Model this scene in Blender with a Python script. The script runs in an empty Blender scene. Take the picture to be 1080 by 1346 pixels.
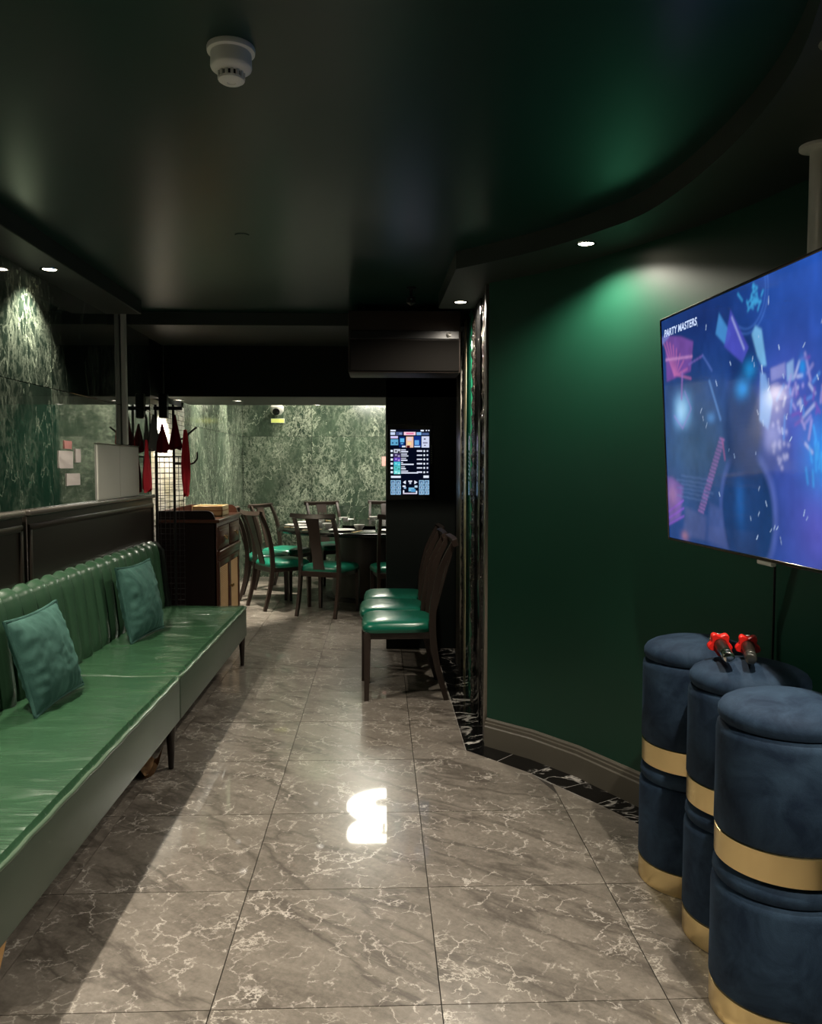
import bpy, bmesh, math, random
import numpy as np
from mathutils import Vector, Matrix, noise
random.seed(7)
scene = bpy.context.scene
COL = scene.collection
PI = math.pi

# ------------------------------------------------------------------ camera
cam_d = bpy.data.cameras.new('camera')
cam = bpy.data.objects.new('camera', cam_d)
COL.objects.link(cam)
cam_d.sensor_fit = 'HORIZONTAL'
cam_d.sensor_width = 36.0
cam_d.lens = 36.0 * 1080.0 / 1080.0
cam_d.clip_start = 0.02
cam.location = (0, 0, 1.41)
cam.rotation_euler = (PI / 2 - math.atan(61.5 / 1080), 0, -math.atan(40.3 / 1080))
scene.camera = cam

# ------------------------------------------------------------------ world, exposure
world = bpy.data.worlds.new('world')
scene.world = world
world.use_nodes = True
world.node_tree.nodes['Background'].inputs[0].default_value = (0.5, 0.55, 0.5, 1)
world.node_tree.nodes['Background'].inputs[1].default_value = 0.0
vs = scene.view_settings
vs.view_transform = 'Standard'
vs.look = 'None'
vs.exposure = 0.2
vs.gamma = 1.0
vs.use_curve_mapping = False

LEFT_W = 105.0      # downlights of the left soffit
RIGHT_W = 125.0     # downlights of the right soffit
DINE_W = 120.0      # downlights of the dining room
PENDANT = 20.0

# ------------------------------------------------------------------ helpers
def link(o, parent=None):
    COL.objects.link(o)
    if parent is not None:
        o.parent = parent
    return o

def empty(name, loc=(0, 0, 0), rz=0.0, label=None, cat=None, group=None, kind=None):
    o = bpy.data.objects.new(name, None)
    o.empty_display_size = 0.05
    o.location = loc
    o.rotation_euler = (0, 0, rz)
    COL.objects.link(o)
    tag(o, label, cat, group, kind)
    return o

def tag(o, label=None, cat=None, group=None, kind=None):
    if label: o['label'] = label
    if cat: o['category'] = cat
    if group: o['group'] = group
    if kind: o['kind'] = kind
    return o

def mesh_obj(name, bm, m, parent=None, smooth=True, loc=None, label=None, kind=None):
    me = bpy.data.meshes.new(name)
    bmesh.ops.recalc_face_normals(bm, faces=bm.faces)
    bm.to_mesh(me)
    bm.free()
    if m is not None:
        me.materials.append(m)
    if smooth:
        me.polygons.foreach_set('use_smooth', [True] * len(me.polygons))
        try:
            me.set_sharp_from_angle(angle=math.radians(38))
        except Exception:
            pass
    o = bpy.data.objects.new(name, me)
    link(o, parent)
    if loc: o.location = loc
    tag(o, label, None, None, kind)
    return o

def copy_tree(o, parent=None):
    c = o.copy()
    COL.objects.link(c)
    c.parent = parent
    for ch in list(o.children):
        copy_tree(ch, c)
    return c

def BM():
    return bmesh.new()

def box(bm, lo, hi, bev=0.0, seg=2, mat=None):
    lo = Vector(lo); hi = Vector(hi)
    c = (lo + hi) / 2; d = hi - lo
    M = Matrix.Translation(c) @ Matrix.Diagonal((abs(d.x), abs(d.y), abs(d.z), 1))
    if mat is not None:
        M = mat @ M
    r = bmesh.ops.create_cube(bm, size=1.0, matrix=M)
    vsn = r['verts']
    if bev > 0:
        es = list({e for v in vsn for e in v.link_edges})
        bmesh.ops.bevel(bm, geom=es, offset=bev, segments=seg, profile=0.5, affect='EDGES')
    return bm

def lathe(bm, prof, n=32, center=(0, 0, 0), mat=None, cap=True):
    rings = []
    cx, cy, cz = center
    for r, z in prof:
        ring = []
        for i in range(n):
            a = 2 * PI * i / n
            p = Vector((cx + r * math.cos(a), cy + r * math.sin(a), cz + z))
            if mat is not None: p = mat @ p
            ring.append(bm.verts.new(p))
        rings.append(ring)
    for a, b in zip(rings, rings[1:]):
        for i in range(n):
            bm.faces.new((a[i], a[(i + 1) % n], b[(i + 1) % n], b[i]))
    if cap:
        if prof[0][0] > 1e-5: bm.faces.new(rings[0][::-1])
        if prof[-1][0] > 1e-5: bm.faces.new(rings[-1])
    return bm

def tube(bm, pts, r, n=8, closed=False, cap=True):
    pts = [Vector(p) for p in pts]
    rs = r if isinstance(r, (list, tuple)) else [r] * len(pts)
    rings = []
    N = len(pts)
    up0 = None
    for i, p in enumerate(pts):
        if closed:
            t = pts[(i + 1) % N] - pts[i - 1]
        else:
            t = pts[min(i + 1, N - 1)] - pts[max(i - 1, 0)]
        t.normalize()
        if up0 is None:
            up0 = Vector((0, 0, 1)) if abs(t.z) < 0.9 else Vector((1, 0, 0))
        s = t.cross(up0)
        if s.length < 1e-4:
            s = t.cross(Vector((0.3, 0.8, 0.5)))
        s.normalize()
        u = s.cross(t).normalized()
        up0 = u
        rings.append([bm.verts.new(p + (s * math.cos(2 * PI * k / n) + u * math.sin(2 * PI * k / n)) * rs[i]) for k in range(n)])
    pairs = list(zip(rings, rings[1:]))
    if closed: pairs.append((rings[-1], rings[0]))
    for a, b in pairs:
        for k in range(n):
            bm.faces.new((a[k], a[(k + 1) % n], b[(k + 1) % n], b[k]))
    if cap and not closed:
        bm.faces.new(rings[0][::-1]); bm.faces.new(rings[-1])
    return bm

def prism(bm, poly, z0, z1):
    a = [bm.verts.new((x, y, z0)) for x, y in poly]
    b = [bm.verts.new((x, y, z1)) for x, y in poly]
    n = len(poly)
    bm.faces.new(a[::-1]); bm.faces.new(b)
    for i in range(n):
        bm.faces.new((a[i], a[(i + 1) % n], b[(i + 1) % n], b[i]))
    return bm

def sweep_rect(bm, pts, w, d, side=Vector((1, 0, 0))):
    """square-section bar following pts; w along side, d across"""
    pts = [Vector(p) for p in pts]
    rings = []
    N = len(pts)
    for i, p in enumerate(pts):
        t = (pts[min(i + 1, N - 1)] - pts[max(i - 1, 0)]).normalized()
        n = t.cross(side).normalized()
        ww = w[i] if isinstance(w, (list, tuple)) else w
        dd = d[i] if isinstance(d, (list, tuple)) else d
        rings.append([bm.verts.new(p + side * sx * ww / 2 + n * sy * dd / 2) for sx, sy in ((-1, -1), (1, -1), (1, 1), (-1, 1))])
    for a, b in zip(rings, rings[1:]):
        for k in range(4):
            bm.faces.new((a[k], a[(k + 1) % 4], b[(k + 1) % 4], b[k]))
    bm.faces.new(rings[0][::-1]); bm.faces.new(rings[-1])
    return bm

def grid_surf(bm, fn, nu, nv, close_u=False):
    vv = [[bm.verts.new(fn(i / nu, j / nv)) for j in range(nv + 1)] for i in range(nu + 1)]
    for i in range(nu):
        for j in range(nv):
            bm.faces.new((vv[i][j], vv[i + 1][j], vv[i + 1][j + 1], vv[i][j + 1]))
    return vv

def smooth3(pts, n=4):
    P = [Vector(p) for p in pts]; out = []
    for i in range(len(P) - 1):
        p0 = P[max(i - 1, 0)]; p1 = P[i]; p2 = P[i + 1]; p3 = P[min(i + 2, len(P) - 1)]
        for k in range(n):
            t = k / n
            out.append(0.5 * ((2 * p1) + (-p0 + p2) * t + (2 * p0 - 5 * p1 + 4 * p2 - p3) * t * t + (-p0 + 3 * p1 - 3 * p2 + p3) * t ** 3))
    out.append(P[-1]); return out

# ------------------------------------------------------------------ materials
def mat(name, col=(0.5, 0.5, 0.5), rough=0.5, metal=0.0, spec=0.5, coat=0.0, coat_r=0.1, sheen=0.0, emit=None, emit_s=0.0, ior=1.45):
    m = bpy.data.materials.new(name)
    m.use_nodes = True
    b = m.node_tree.nodes['Principled BSDF']
    b.inputs['Base Color'].default_value = (*col, 1)
    b.inputs['Roughness'].default_value = rough
    b.inputs['Metallic'].default_value = metal
    b.inputs['Specular IOR Level'].default_value = spec
    b.inputs['IOR'].default_value = ior
    b.inputs['Coat Weight'].default_value = coat
    b.inputs['Coat Roughness'].default_value = coat_r
    b.inputs['Sheen Weight'].default_value = sheen
    if emit:
        b.inputs['Emission Color'].default_value = (*emit, 1)
        b.inputs['Emission Strength'].default_value = emit_s
    return m

class NT:
    def __init__(self, m):
        self.t = m.node_tree
        self.b = self.t.nodes['Principled BSDF']
    def n(self, typ, **kw):
        x = self.t.nodes.new(typ)
        for k, v in kw.items():
            if k in x.inputs.keys() if hasattr(x.inputs, 'keys') else False:
                x.inputs[k].default_value = v
            else:
                setattr(x, k, v)
        return x
    def l(self, a, b):
        self.t.links.new(a, b)
    def coords(self, rand=False, scale=(1, 1, 1), rot=(0, 0, 0)):
        tc = self.n('ShaderNodeTexCoord')
        mp = self.n('ShaderNodeMapping')
        mp.inputs['Scale'].default_value = scale
        mp.inputs['Rotation'].default_value = rot
        if rand:
            oi = self.n('ShaderNodeObjectInfo')
            vm = self.n('ShaderNodeVectorMath', operation='MULTIPLY_ADD')
            cb = self.n('ShaderNodeCombineXYZ')
            mu = self.n('ShaderNodeMath', operation='MULTIPLY'); mu.inputs[1].default_value = 37.0
            self.l(oi.outputs['Random'], mu.inputs[0])
            for k in range(3): self.l(mu.outputs[0], cb.inputs[k])
            vm.inputs[1].default_value = (1, 1, 1)
            self.l(tc.outputs['Object'], vm.inputs[0])
            self.l(cb.outputs[0], vm.inputs[2])
            self.l(vm.outputs[0], mp.inputs['Vector'])
        else:
            self.l(tc.outputs['Object'], mp.inputs['Vector'])
        return mp.outputs['Vector']
    def noise(self, vec, scale, detail=4, rough=0.5, dist=0.0):
        x = self.n('ShaderNodeTexNoise')
        x.inputs['Scale'].default_value = scale
        x.inputs['Detail'].default_value = detail
        x.inputs['Roughness'].default_value = rough
        x.inputs['Distortion'].default_value = dist
        self.l(vec, x.inputs['Vector'])
        return x.outputs[0]
    def ramp(self, fac, stops):
        r = self.n('ShaderNodeValToRGB')
        el = r.color_ramp.elements
        while len(el) > 1: el.remove(el[-1])
        el[0].position = stops[0][0]; c = stops[0][1]
        el[0].color = (*c, 1) if isinstance(c, tuple) else (c, c, c, 1)
        for p, c in stops[1:]:
            e = el.new(p); e.color = (*c, 1) if isinstance(c, tuple) else (c, c, c, 1)
        self.l(fac, r.inputs[0])
        return r.outputs[0]
    def math(self, op, a, b=None):
        x = self.n('ShaderNodeMath', operation=op)
        for i, v in enumerate((a, b)):
            if v is None: continue
            if isinstance(v, (int, float)): x.inputs[i].default_value = v
            else: self.l(v, x.inputs[i])
        return x.outputs[0]
    def mix(self, fac, a, b, mode='MIX'):
        x = self.n('ShaderNodeMix', data_type='RGBA', blend_type=mode)
        if isinstance(fac, (int, float)): x.inputs[0].default_value = fac
        else: self.l(fac, x.inputs[0])
        for i, v in ((6, a), (7, b)):
            if isinstance(v, tuple): x.inputs[i].default_value = (*v, 1)
            else: self.l(v, x.inputs[i])
        return x.outputs[2]
    def vein(self, vec, scale, width, detail=5, dist=0.6, rough=0.55):
        """thin ridged-noise lines, 1 on the vein"""
        nz = self.noise(vec, scale, detail, rough, dist)
        a = self.math('ABSOLUTE', self.math('SUBTRACT', nz, 0.5))
        return self.ramp(a, [(0.0, 1.0), (width * 0.4, 0.55), (width, 0.0)])
    def color(self, sock): self.l(sock, self.b.inputs['Base Color'])
    def bump(self, h, strength=0.2, dist=0.01):
        x = self.n('ShaderNodeBump')
        x.inputs['Strength'].default_value = strength
        x.inputs['Distance'].default_value = dist
        self.l(h, x.inputs['Height'])
        self.l(x.outputs[0], self.b.inputs['Normal'])

# grey brown marble floor tile
def floor_marble():
    m = mat('floor_marble', rough=0.30, spec=0.4, coat=0.55, coat_r=0.035)
    t = NT(m)
    v = t.coords(rand=True, rot=(0, 0, 0.5))
    vd = t.coords(rand=True, rot=(0, 0, 0.65), scale=(1.0, 1.0, 1.0))
    st = t.n('ShaderNodeMapping'); st.inputs['Scale'].default_value = (0.6, 1.9, 1.0); t.l(vd, st.inputs['Vector'])
    base = t.ramp(t.noise(st.outputs[0], 3.4, 10, 0.72, 0.4), [(0.30, (0.075, 0.064, 0.053)), (0.46, (0.150, 0.132, 0.110)), (0.58, (0.225, 0.200, 0.168)), (0.72, (0.165, 0.145, 0.120))])
    grain = t.noise(v, 45, 8, 0.75)
    base = t.mix(0.40, base, t.ramp(grain, [(0.3, (0.05, 0.042, 0.034)), (0.7, (0.27, 0.24, 0.20))]))
    dk = t.vein(st.outputs[0], 1.6, 0.030, 8, 0.3)
    base = t.mix(t.math('MULTIPLY', dk, 0.6), base, (0.045, 0.037, 0.03))
    # broken white veins running in all directions: warped cell edges
    def cracks(scale, width, warp, rot, soft):
        vv = t.coords(rand=True, rot=(0, 0, rot))
        wn = t.n('ShaderNodeTexNoise'); wn.inputs['Scale'].default_value = scale * 1.3; wn.inputs['Detail'].default_value = 6
        wn.inputs['Roughness'].default_value = 0.65
        t.l(vv, wn.inputs['Vector'])
        vm = t.n('ShaderNodeVectorMath', operation='MULTIPLY_ADD'); vm.inputs[1].default_value = (warp, warp, warp)
        t.l(wn.outputs['Color'], vm.inputs[0]); t.l(vv, vm.inputs[2])
        vo = t.n('ShaderNodeTexVoronoi', feature='DISTANCE_TO_EDGE'); vo.inputs['Scale'].default_value = scale
        t.l(vm.outputs[0], vo.inputs['Vector'])
        return t.ramp(vo.outputs['Distance'], [(0.0, 1.0), (width * soft, 0.6), (width, 0.0)])
    m1 = t.ramp(t.noise(v, 5.2, 5, 0.7), [(0.49, 0.0), (0.58, 1.0)])
    v1 = t.math('MULTIPLY', cracks(4.6, 0.020, 0.20, 0.7, 0.35), m1)
    base = t.mix(t.math('MULTIPLY', v1, 0.85), base, (0.58, 0.54, 0.48))
    m2 = t.ramp(t.noise(v, 7.5, 5, 0.7), [(0.50, 0.0), (0.58, 1.0)])
    v2 = t.math('MULTIPLY', cracks(11.0, 0.040, 0.09, 1.9, 0.35), m2)
    base = t.mix(t.math('MULTIPLY', v2, 0.75), base, (0.52, 0.48, 0.42))
    vs1 = t.coords(rand=True, rot=(0, 0, 1.1), scale=(1, 1.3, 1))
    v3 = t.math('MULTIPLY', t.vein(vs1, 3.6, 0.009, 8, 0.25, 0.62), t.ramp(t.noise(v, 2.8, 2), [(0.5, 0.0), (0.6, 1.0)]))
    base = t.mix(t.math('MULTIPLY', v3, 0.8), base, (0.56, 0.52, 0.45))
    t.color(base)
    return m

def green_marble(name, dark, mid, veincol, rough=0.08, stretch=(1, 1, 1), rot=(0.35, 0.2, 0.3), amount=1.0, dens=0.5, coat=0.0):
    m = mat(name, rough=rough, spec=0.7, ior=1.6, coat=coat, coat_r=0.03)
    m.node_tree.nodes['Principled BSDF'].inputs['Coat IOR'].default_value = 1.75
    t = NT(m)
    v = t.coords(rand=True, scale=stretch, rot=rot)
    base = t.ramp(t.noise(v, 3.0, 10, 0.72, 0.3), [(0.34, dark), (0.64, mid)])
    mk = t.ramp(t.noise(v, 1.6, 5, 0.6), [(dens - 0.12, 0.0), (dens + 0.12, 1.0)])
    fine = t.ramp(t.noise(v, 16.0, 8, 0.8, 0.3), [(0.50, 0.0), (0.68, 1.0)])
    base = t.mix(t.math('MULTIPLY', t.math('MULTIPLY', fine, mk), 0.55 * amount), base, veincol)
    web = t.vein(v, 5.5, 0.035, 9, 0.35, 0.66)
    base = t.mix(t.math('MULTIPLY', t.math('MULTIPLY', web, mk), 0.8 * amount), base, veincol)
    v4 = t.math('MULTIPLY', t.vein(v, 13.0, 0.04, 7, 0.3, 0.65), mk)
    base = t.mix(t.math('MULTIPLY', v4, 0.7 * amount), base, veincol)
    v3 = t.vein(v, 2.0, 0.008, 7, 0.25, 0.6)
    base = t.mix(t.math('MULTIPLY', v3, 0.85 * amount), base, tuple(min(1, c * 1.3) for c in veincol))
    t.color(base)
    return m

def black_marble():
    m = mat('black_marble', rough=0.1, spec=0.5)
    t = NT(m)
    v = t.coords(rand=True)
    v1 = t.vein(v, 5.0, 0.03, 6, 1.0)
    mk = t.ramp(t.noise(v, 4, 2), [(0.42, 0.0), (0.6, 1.0)])
    t.color(t.mix(t.math('MULTIPLY', v1, mk), (0.004, 0.004, 0.004), (0.5, 0.48, 0.44)))
    return m

def paint(name, col, rough=0.42, spec=0.4, var=0.12, bump=0.02):
    m = mat(name, col, rough, spec=spec)
    t = NT(m)
    v = t.coords()
    n = t.noise(v, 3.0, 4, 0.6)
    t.color(t.mix(n, tuple(c * (1 - var) for c in col), tuple(c * (1 + var) for c in col)))
    t.bump(t.noise(v, 90, 3, 0.6), bump, 0.004)
    return m

def leather(name, col, rough=0.33, wrinkle=0.0, wscale=(1, 1, 1), coat=0.0):
    m = mat(name, col, rough, spec=0.5, coat=coat, coat_r=0.18)
    t = NT(m)
    v = t.coords()
    n = t.noise(v, 5.0, 4, 0.6)
    t.color(t.mix(n, tuple(c * 0.82 for c in col), tuple(c * 1.15 for c in col)))
    h = t.noise(v, 260, 3, 0.6)
    if wrinkle:
        v2 = t.coords(scale=wscale)
        w = t.noise(v2, 6.0, 4, 0.5, 0.8)
        h = t.math('ADD', t.math('MULTIPLY', h, 0.03), t.math('MULTIPLY', w, wrinkle))
        t.bump(h, 0.8, 0.014)
    else:
        t.bump(h, 0.06, 0.002)
    return m

def velvet(name, col, hi, sheen=0.7, scale=7.0, rough=0.75):
    m = mat(name, col, rough, spec=0.2, sheen=sheen)
    t = NT(m)
    t.b.inputs['Sheen Tint'].default_value = (*hi, 1)
    t.b.inputs['Sheen Roughness'].default_value = 0.35
    v = t.coords(rand=True)
    n = t.noise(v, scale, 6, 0.65, 0.6)
    t.color(t.mix(t.ramp(n, [(0.35, 0.0), (0.68, 1.0)]), col, hi))
    t.bump(t.noise(v, 320, 2, 0.7), 0.25, 0.002)
    return m

def wood(name, a, b, rough=0.3, scale=(1, 1, 8), spec=0.4, coat=0.2):
    m = mat(name, a, rough, spec=spec, coat=coat, coat_r=0.15)
    t = NT(m)
    v = t.coords(scale=tuple(1.0 / s if s else 1 for s in scale))
    n = t.noise(v, 22, 6, 0.6, 0.5)
    t.color(t.mix(n, a, b))
    return m

M = {}
M['floor'] = floor_marble()
M['grout'] = mat('grout', (0.035, 0.03, 0.025), 0.7)
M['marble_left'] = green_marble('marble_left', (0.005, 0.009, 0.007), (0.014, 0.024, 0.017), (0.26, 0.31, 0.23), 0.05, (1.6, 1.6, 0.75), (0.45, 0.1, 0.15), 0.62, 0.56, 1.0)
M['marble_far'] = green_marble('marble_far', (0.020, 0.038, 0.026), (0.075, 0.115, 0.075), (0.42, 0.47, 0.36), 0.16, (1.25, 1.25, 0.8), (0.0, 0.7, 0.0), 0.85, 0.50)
M['black_marble'] = black_marble()
M['white_joint'] = mat('white_joint', (0.45, 0.43, 0.4), 0.6)
M['green_wall'] = paint('green_wall', (0.0055, 0.044, 0.025), 0.40, 0.45)
M['black_wall'] = paint('black_wall', (0.0022, 0.0042, 0.0032), 0.5, 0.25)
M['ceiling'] = paint('ceiling_paint', (0.006, 0.028, 0.021), 0.28, 0.5, 0.10, 0.0)
M['soffit'] = paint('soffit_paint', (0.024, 0.031, 0.026), 0.5, 0.3)
M['baseboard'] = paint('baseboard_paint', (0.10, 0.09, 0.07), 0.38, 0.4, 0.05)
M['lacquer'] = mat('black_brown_lacquer', (0.020, 0.016, 0.012), 0.3, spec=0.5)
M['cap'] = mat('lacquer_cap', (0.075, 0.068, 0.056), 0.25, spec=0.6)
M['leather'] = leather('green_leather', (0.030, 0.075, 0.039), 0.34, 0.0)
M['leather_seat'] = leather('green_seat_leather', (0.028, 0.078, 0.037), 0.25, 0.8, (0.45, 2.3, 1.0))
M['leather_lit'] = leather('green_lit_leather', (0.06, 0.085, 0.06), 0.38)  # same green leather, greyed and lightened to paint grazing light on the front
M['piping'] = leather('leather_piping', (0.085, 0.135, 0.085), 0.22)
M['chair_leather'] = leather('teal_seat_leather', (0.004, 0.125, 0.075), 0.30, 0.12, (1.2, 1.2, 1.2), coat=0.3)
M['dark_wood'] = wood('dark_chair_wood', (0.020, 0.013, 0.010), (0.040, 0.027, 0.021), 0.32)
M['leg_wood'] = wood('dark_leg_wood', (0.012, 0.008, 0.006), (0.022, 0.015, 0.012), 0.3)
M['tan_wood'] = wood('tan_leg_wood', (0.38, 0.20, 0.06), (0.50, 0.29, 0.10), 0.4)
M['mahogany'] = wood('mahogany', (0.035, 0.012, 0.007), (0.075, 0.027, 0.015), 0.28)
M['mahogany_shaded'] = wood('mahogany_shaded', (0.006, 0.003, 0.0025), (0.010, 0.005, 0.004), 0.45, spec=0.2, coat=0.0)  # shade put into the colour: mahogany darkened for the unlit sideboard body
M['rattan'] = None
M['velvet_blue'] = velvet('blue_velvet', (0.009, 0.020, 0.042), (0.030, 0.058, 0.098), 0.55, 9.0)
M['velvet_teal'] = velvet('teal_velvet', (0.013, 0.048, 0.038), (0.052, 0.130, 0.105), 0.7, 6.0)
M['gold'] = mat('brushed_gold', (1.0, 0.78, 0.40), 0.28, 1.0)
M['brass_dark'] = mat('brass_dark', (0.30, 0.20, 0.08), 0.35, 1.0)
M['silver'] = mat('silver_trim', (0.30, 0.28, 0.25), 0.32, 1.0)
M['champagne'] = mat('champagne_trim', (0.78, 0.70, 0.50), 0.35, 1.0)
M['chrome'] = mat('chrome', (0.7, 0.68, 0.64), 0.15, 1.0)
M['grey_metal'] = mat('grey_painted_metal', (0.50, 0.50, 0.44), 0.45, spec=0.4)
M['pole'] = mat('grey_pole', (0.55, 0.54, 0.49), 0.4, 0.2)
M['black_metal'] = mat('black_metal', (0.006, 0.006, 0.006), 0.4)
M['black_plastic'] = mat('black_plastic', (0.006, 0.006, 0.006), 0.3)
M['black_gloss'] = mat('black_gloss', (0.004, 0.004, 0.004), 0.12)
M['white_plastic'] = mat('white_plastic', (0.72, 0.72, 0.66), 0.4)
M['dark_gap'] = mat('dark_gap', (0.01, 0.01, 0.01), 0.8)
M['porcelain'] = mat('white_porcelain', (0.8, 0.79, 0.75), 0.15)
M['red_plastic'] = mat('red_silicone', (0.75, 0.018, 0.012), 0.4)
M['red_cloth'] = paint('red_cloth', (0.62, 0.035, 0.05), 0.8, 0.1, 0.25)
M['dark_red_cloth'] = paint('dark_red_cloth', (0.10, 0.004, 0.008), 0.85, 0.1, 0.3)
M['grey_cloth'] = paint('grey_cloth', (0.10, 0.10, 0.09), 0.85, 0.1, 0.2)
M['paper'] = paint('paper', (0.95, 0.88, 0.84), 0.7, 0.2, 0.15)
M['pink_paper'] = paint('pink_paper', (0.85, 0.45, 0.42), 0.7, 0.2, 0.2)
M['bamboo'] = wood('pale_wood', (0.52, 0.38, 0.18), (0.66, 0.52, 0.28), 0.45, (8, 1, 1))
M['cardboard'] = paint('cardboard', (0.33, 0.20, 0.10), 0.8, 0.1, 0.2)
M['ply'] = paint('plywood', (0.20, 0.10, 0.05), 0.7, 0.2, 0.2)
M['speaker_wood'] = wood('speaker_wood', (0.010, 0.006, 0.005), (0.024, 0.015, 0.011), 0.5, (8, 1, 1), coat=0.0)
M['lamp_on'] = mat('lamp_lens', (0.9, 0.85, 0.75), 0.5, emit=(1.0, 0.86, 0.66), emit_s=30.0)
M['lamp_soft'] = mat('soft_lamp_lens', (0.9, 0.85, 0.75), 0.5, emit=(1.0, 0.92, 0.8), emit_s=6.0)
M['pendant'] = mat('pendant_shade', (0.9, 0.9, 0.8), 0.5, emit=(1.0, 0.96, 0.84), emit_s=PENDANT)
M['sign'] = mat('yellow_sign', (0.5, 0.5, 0.1), 0.5, emit=(0.75, 0.85, 0.25), emit_s=0.5)
def mosaic():
    m = mat('pale_mosaic', (0.75, 0.72, 0.62), 0.2, spec=0.6)
    t = NT(m); v = t.coords(rand=True)
    t.color(t.ramp(t.noise(v, 3, 2), [(0.35, (0.62, 0.58, 0.42)), (0.6, (0.90, 0.88, 0.80))]))
    return m
M['mosaic'] = mosaic()
def rattan():
    m = mat('rattan_cane', (0.5, 0.3, 0.13), 0.55)
    t = NT(m)
    tc = t.n('ShaderNodeTexCoord'); wv = t.n('ShaderNodeTexWave'); wv.bands_direction = 'Z'
    wv.inputs['Scale'].default_value = 22; t.l(tc.outputs['Object'], wv.inputs['Vector'])
    w2 = t.n('ShaderNodeTexWave'); w2.bands_direction = 'Y'; w2.inputs['Scale'].default_value = 22; t.l(tc.outputs['Object'], w2.inputs['Vector'])
    mx = t.math('MULTIPLY', wv.outputs['Fac'], t.math('ADD', t.math('MULTIPLY', w2.outputs['Fac'], 0.4), 0.6))
    t.color(t.ramp(mx, [(0.1, (0.10, 0.045, 0.015)), (0.5, (0.55, 0.34, 0.15)), (0.9, (0.68, 0.46, 0.22))]))
    t.bump(mx, 0.5, 0.004)
    return m
M['rattan'] = rattan()
def rough_stone():
    m = mat('rough_crystal_stone', (0.02, 0.017, 0.014), 0.1, spec=0.9)
    t = NT(m); v = t.coords()
    n = t.noise(v, 55, 5, 0.75)
    t.bump(n, 1.0, 0.03)
    t.color(t.ramp(t.noise(v, 70, 3, 0.7), [(0.55, (0.018, 0.014, 0.011)), (0.72, (0.45, 0.42, 0.36))]))
    return m
M['rough_stone'] = rough_stone()
M['green_glass'] = mat('green_back_painted_glass', (0.01, 0.11, 0.06), 0.06, spec=0.6)
def glass(name, col=(0.9, 0.95, 0.93)):
    m = mat(name, col, 0.03, ior=1.45)
    m.node_tree.nodes['Principled BSDF'].inputs['Transmission Weight'].default_value = 1.0
    return m
M['glass'] = glass('clear_glass')

def vcol_mat(name, strength, rough=0.12, spec=0.5):
    m = mat(name, (0.004, 0.004, 0.006), rough, spec=spec)
    t = NT(m)
    a = t.n('ShaderNodeAttribute'); a.attribute_name = 'screen'
    t.l(a.outputs['Color'], t.b.inputs['Emission Color'])
    t.b.inputs['Emission Strength'].default_value = strength
    return m

def lit_screen(name, img, corner, du, dv, m, parent):
    """flat screen: a grid of points that carry the displayed picture. img[j,i] rows bottom to top"""
    h, w, _ = img.shape
    corner = np.array(corner); du = np.array(du); dv = np.array(dv)
    I, J = np.meshgrid(np.arange(w) / (w - 1), np.arange(h) / (h - 1))
    co = corner + I[..., None] * du + J[..., None] * dv
    me = bpy.data.meshes.new(name)
    idx = np.arange(w * h).reshape(h, w)
    q = np.stack([idx[:-1, :-1], idx[:-1, 1:], idx[1:, 1:], idx[1:, :-1]], -1).reshape(-1, 4)
    me.vertices.add(w * h); me.vertices.foreach_set('co', co.reshape(-1))
    me.loops.add(q.size); me.loops.foreach_set('vertex_index', q.reshape(-1))
    me.polygons.add(len(q)); me.polygons.foreach_set('loop_start', np.arange(len(q)) * 4)
    me.update(calc_edges=True)
    at = me.color_attributes.new('screen', 'FLOAT_COLOR', 'POINT')
    c = np.ones((w * h, 4)); c[:, :3] = np.clip(img.reshape(-1, 3), 0, 4)
    at.data.foreach_set('color', c.reshape(-1))
    me.materials.append(m)
    o = bpy.data.objects.new(name, me)
    return link(o, parent)

def srgb(r, g, b):
    f = lambda c: ((c / 255) / 12.92) if c / 255 <= 0.04045 else (((c / 255) + 0.055) / 1.055) ** 2.4
    return np.array([f(r), f(g), f(b)])

# ================================================================== SETTING
XL = -1.61          # left wall
ZC, ZS = 2.38, 2.30 # tray ceiling, soffit underside
YB = 6.25           # wall with the dining opening
YF = 10.4           # far dining wall
ZL = 1.922          # lintel underside
ZD = 2.85            # dining ceiling
right_curve = [(1.45, -1.5), (1.45, 1.5), (1.43, 1.9), (1.40, 2.2), (1.35, 2.5), (1.28, 2.8), (1.195, 3.06), (1.07, 3.31), (0.90, 3.63), (0.73, 3.865), (0.535, 4.06)]
border_out = [(1.33, 2.4), (1.20, 2.75), (1.01, 3.124), (0.936, 3.271), (0.828, 3.43), (0.693, 3.66), (0.56, 3.82), (0.42, 3.985)]

# ---- floor
floor = empty('floor', kind='structure')
bm = BM(); box(bm, (-1.75, -1.5, -0.03), (2.3, YF, -0.006)); mesh_obj('grout_bed', bm, M['grout'], floor, False)
def right_limit(y):
    """x of the black border edge at depth y"""
    if y >= 3.985: return 0.42 if y < 6.25 else 9.0
    pts = border_out[::-1]
    for (x0, y0), (x1, y1) in zip(pts, pts[1:]):
        if y1 <= y <= y0:
            return x0 + (x1 - x0) * (y0 - y) / (y0 - y1)
    return 9.0
TX = [-0.443 + 0.6 * k for k in range(-3, 6)]
TY = [2.07 + 0.6 * k for k in range(-6, 14)]
G = 0.0016
def tile_poly(poly):
    bm = BM(); prism(bm, poly, -0.012, 0.0)
    return mesh_obj('tile', bm, M['floor'], floor, False)
bm = BM(); box(bm, (-0.3 + G, -0.3 + G, -0.012), (0.3 - G, 0.3 - G, 0.0)); me_tile = None
proto_tile = mesh_obj('tile', bm, M['floor'], floor, False)
first = True
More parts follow.
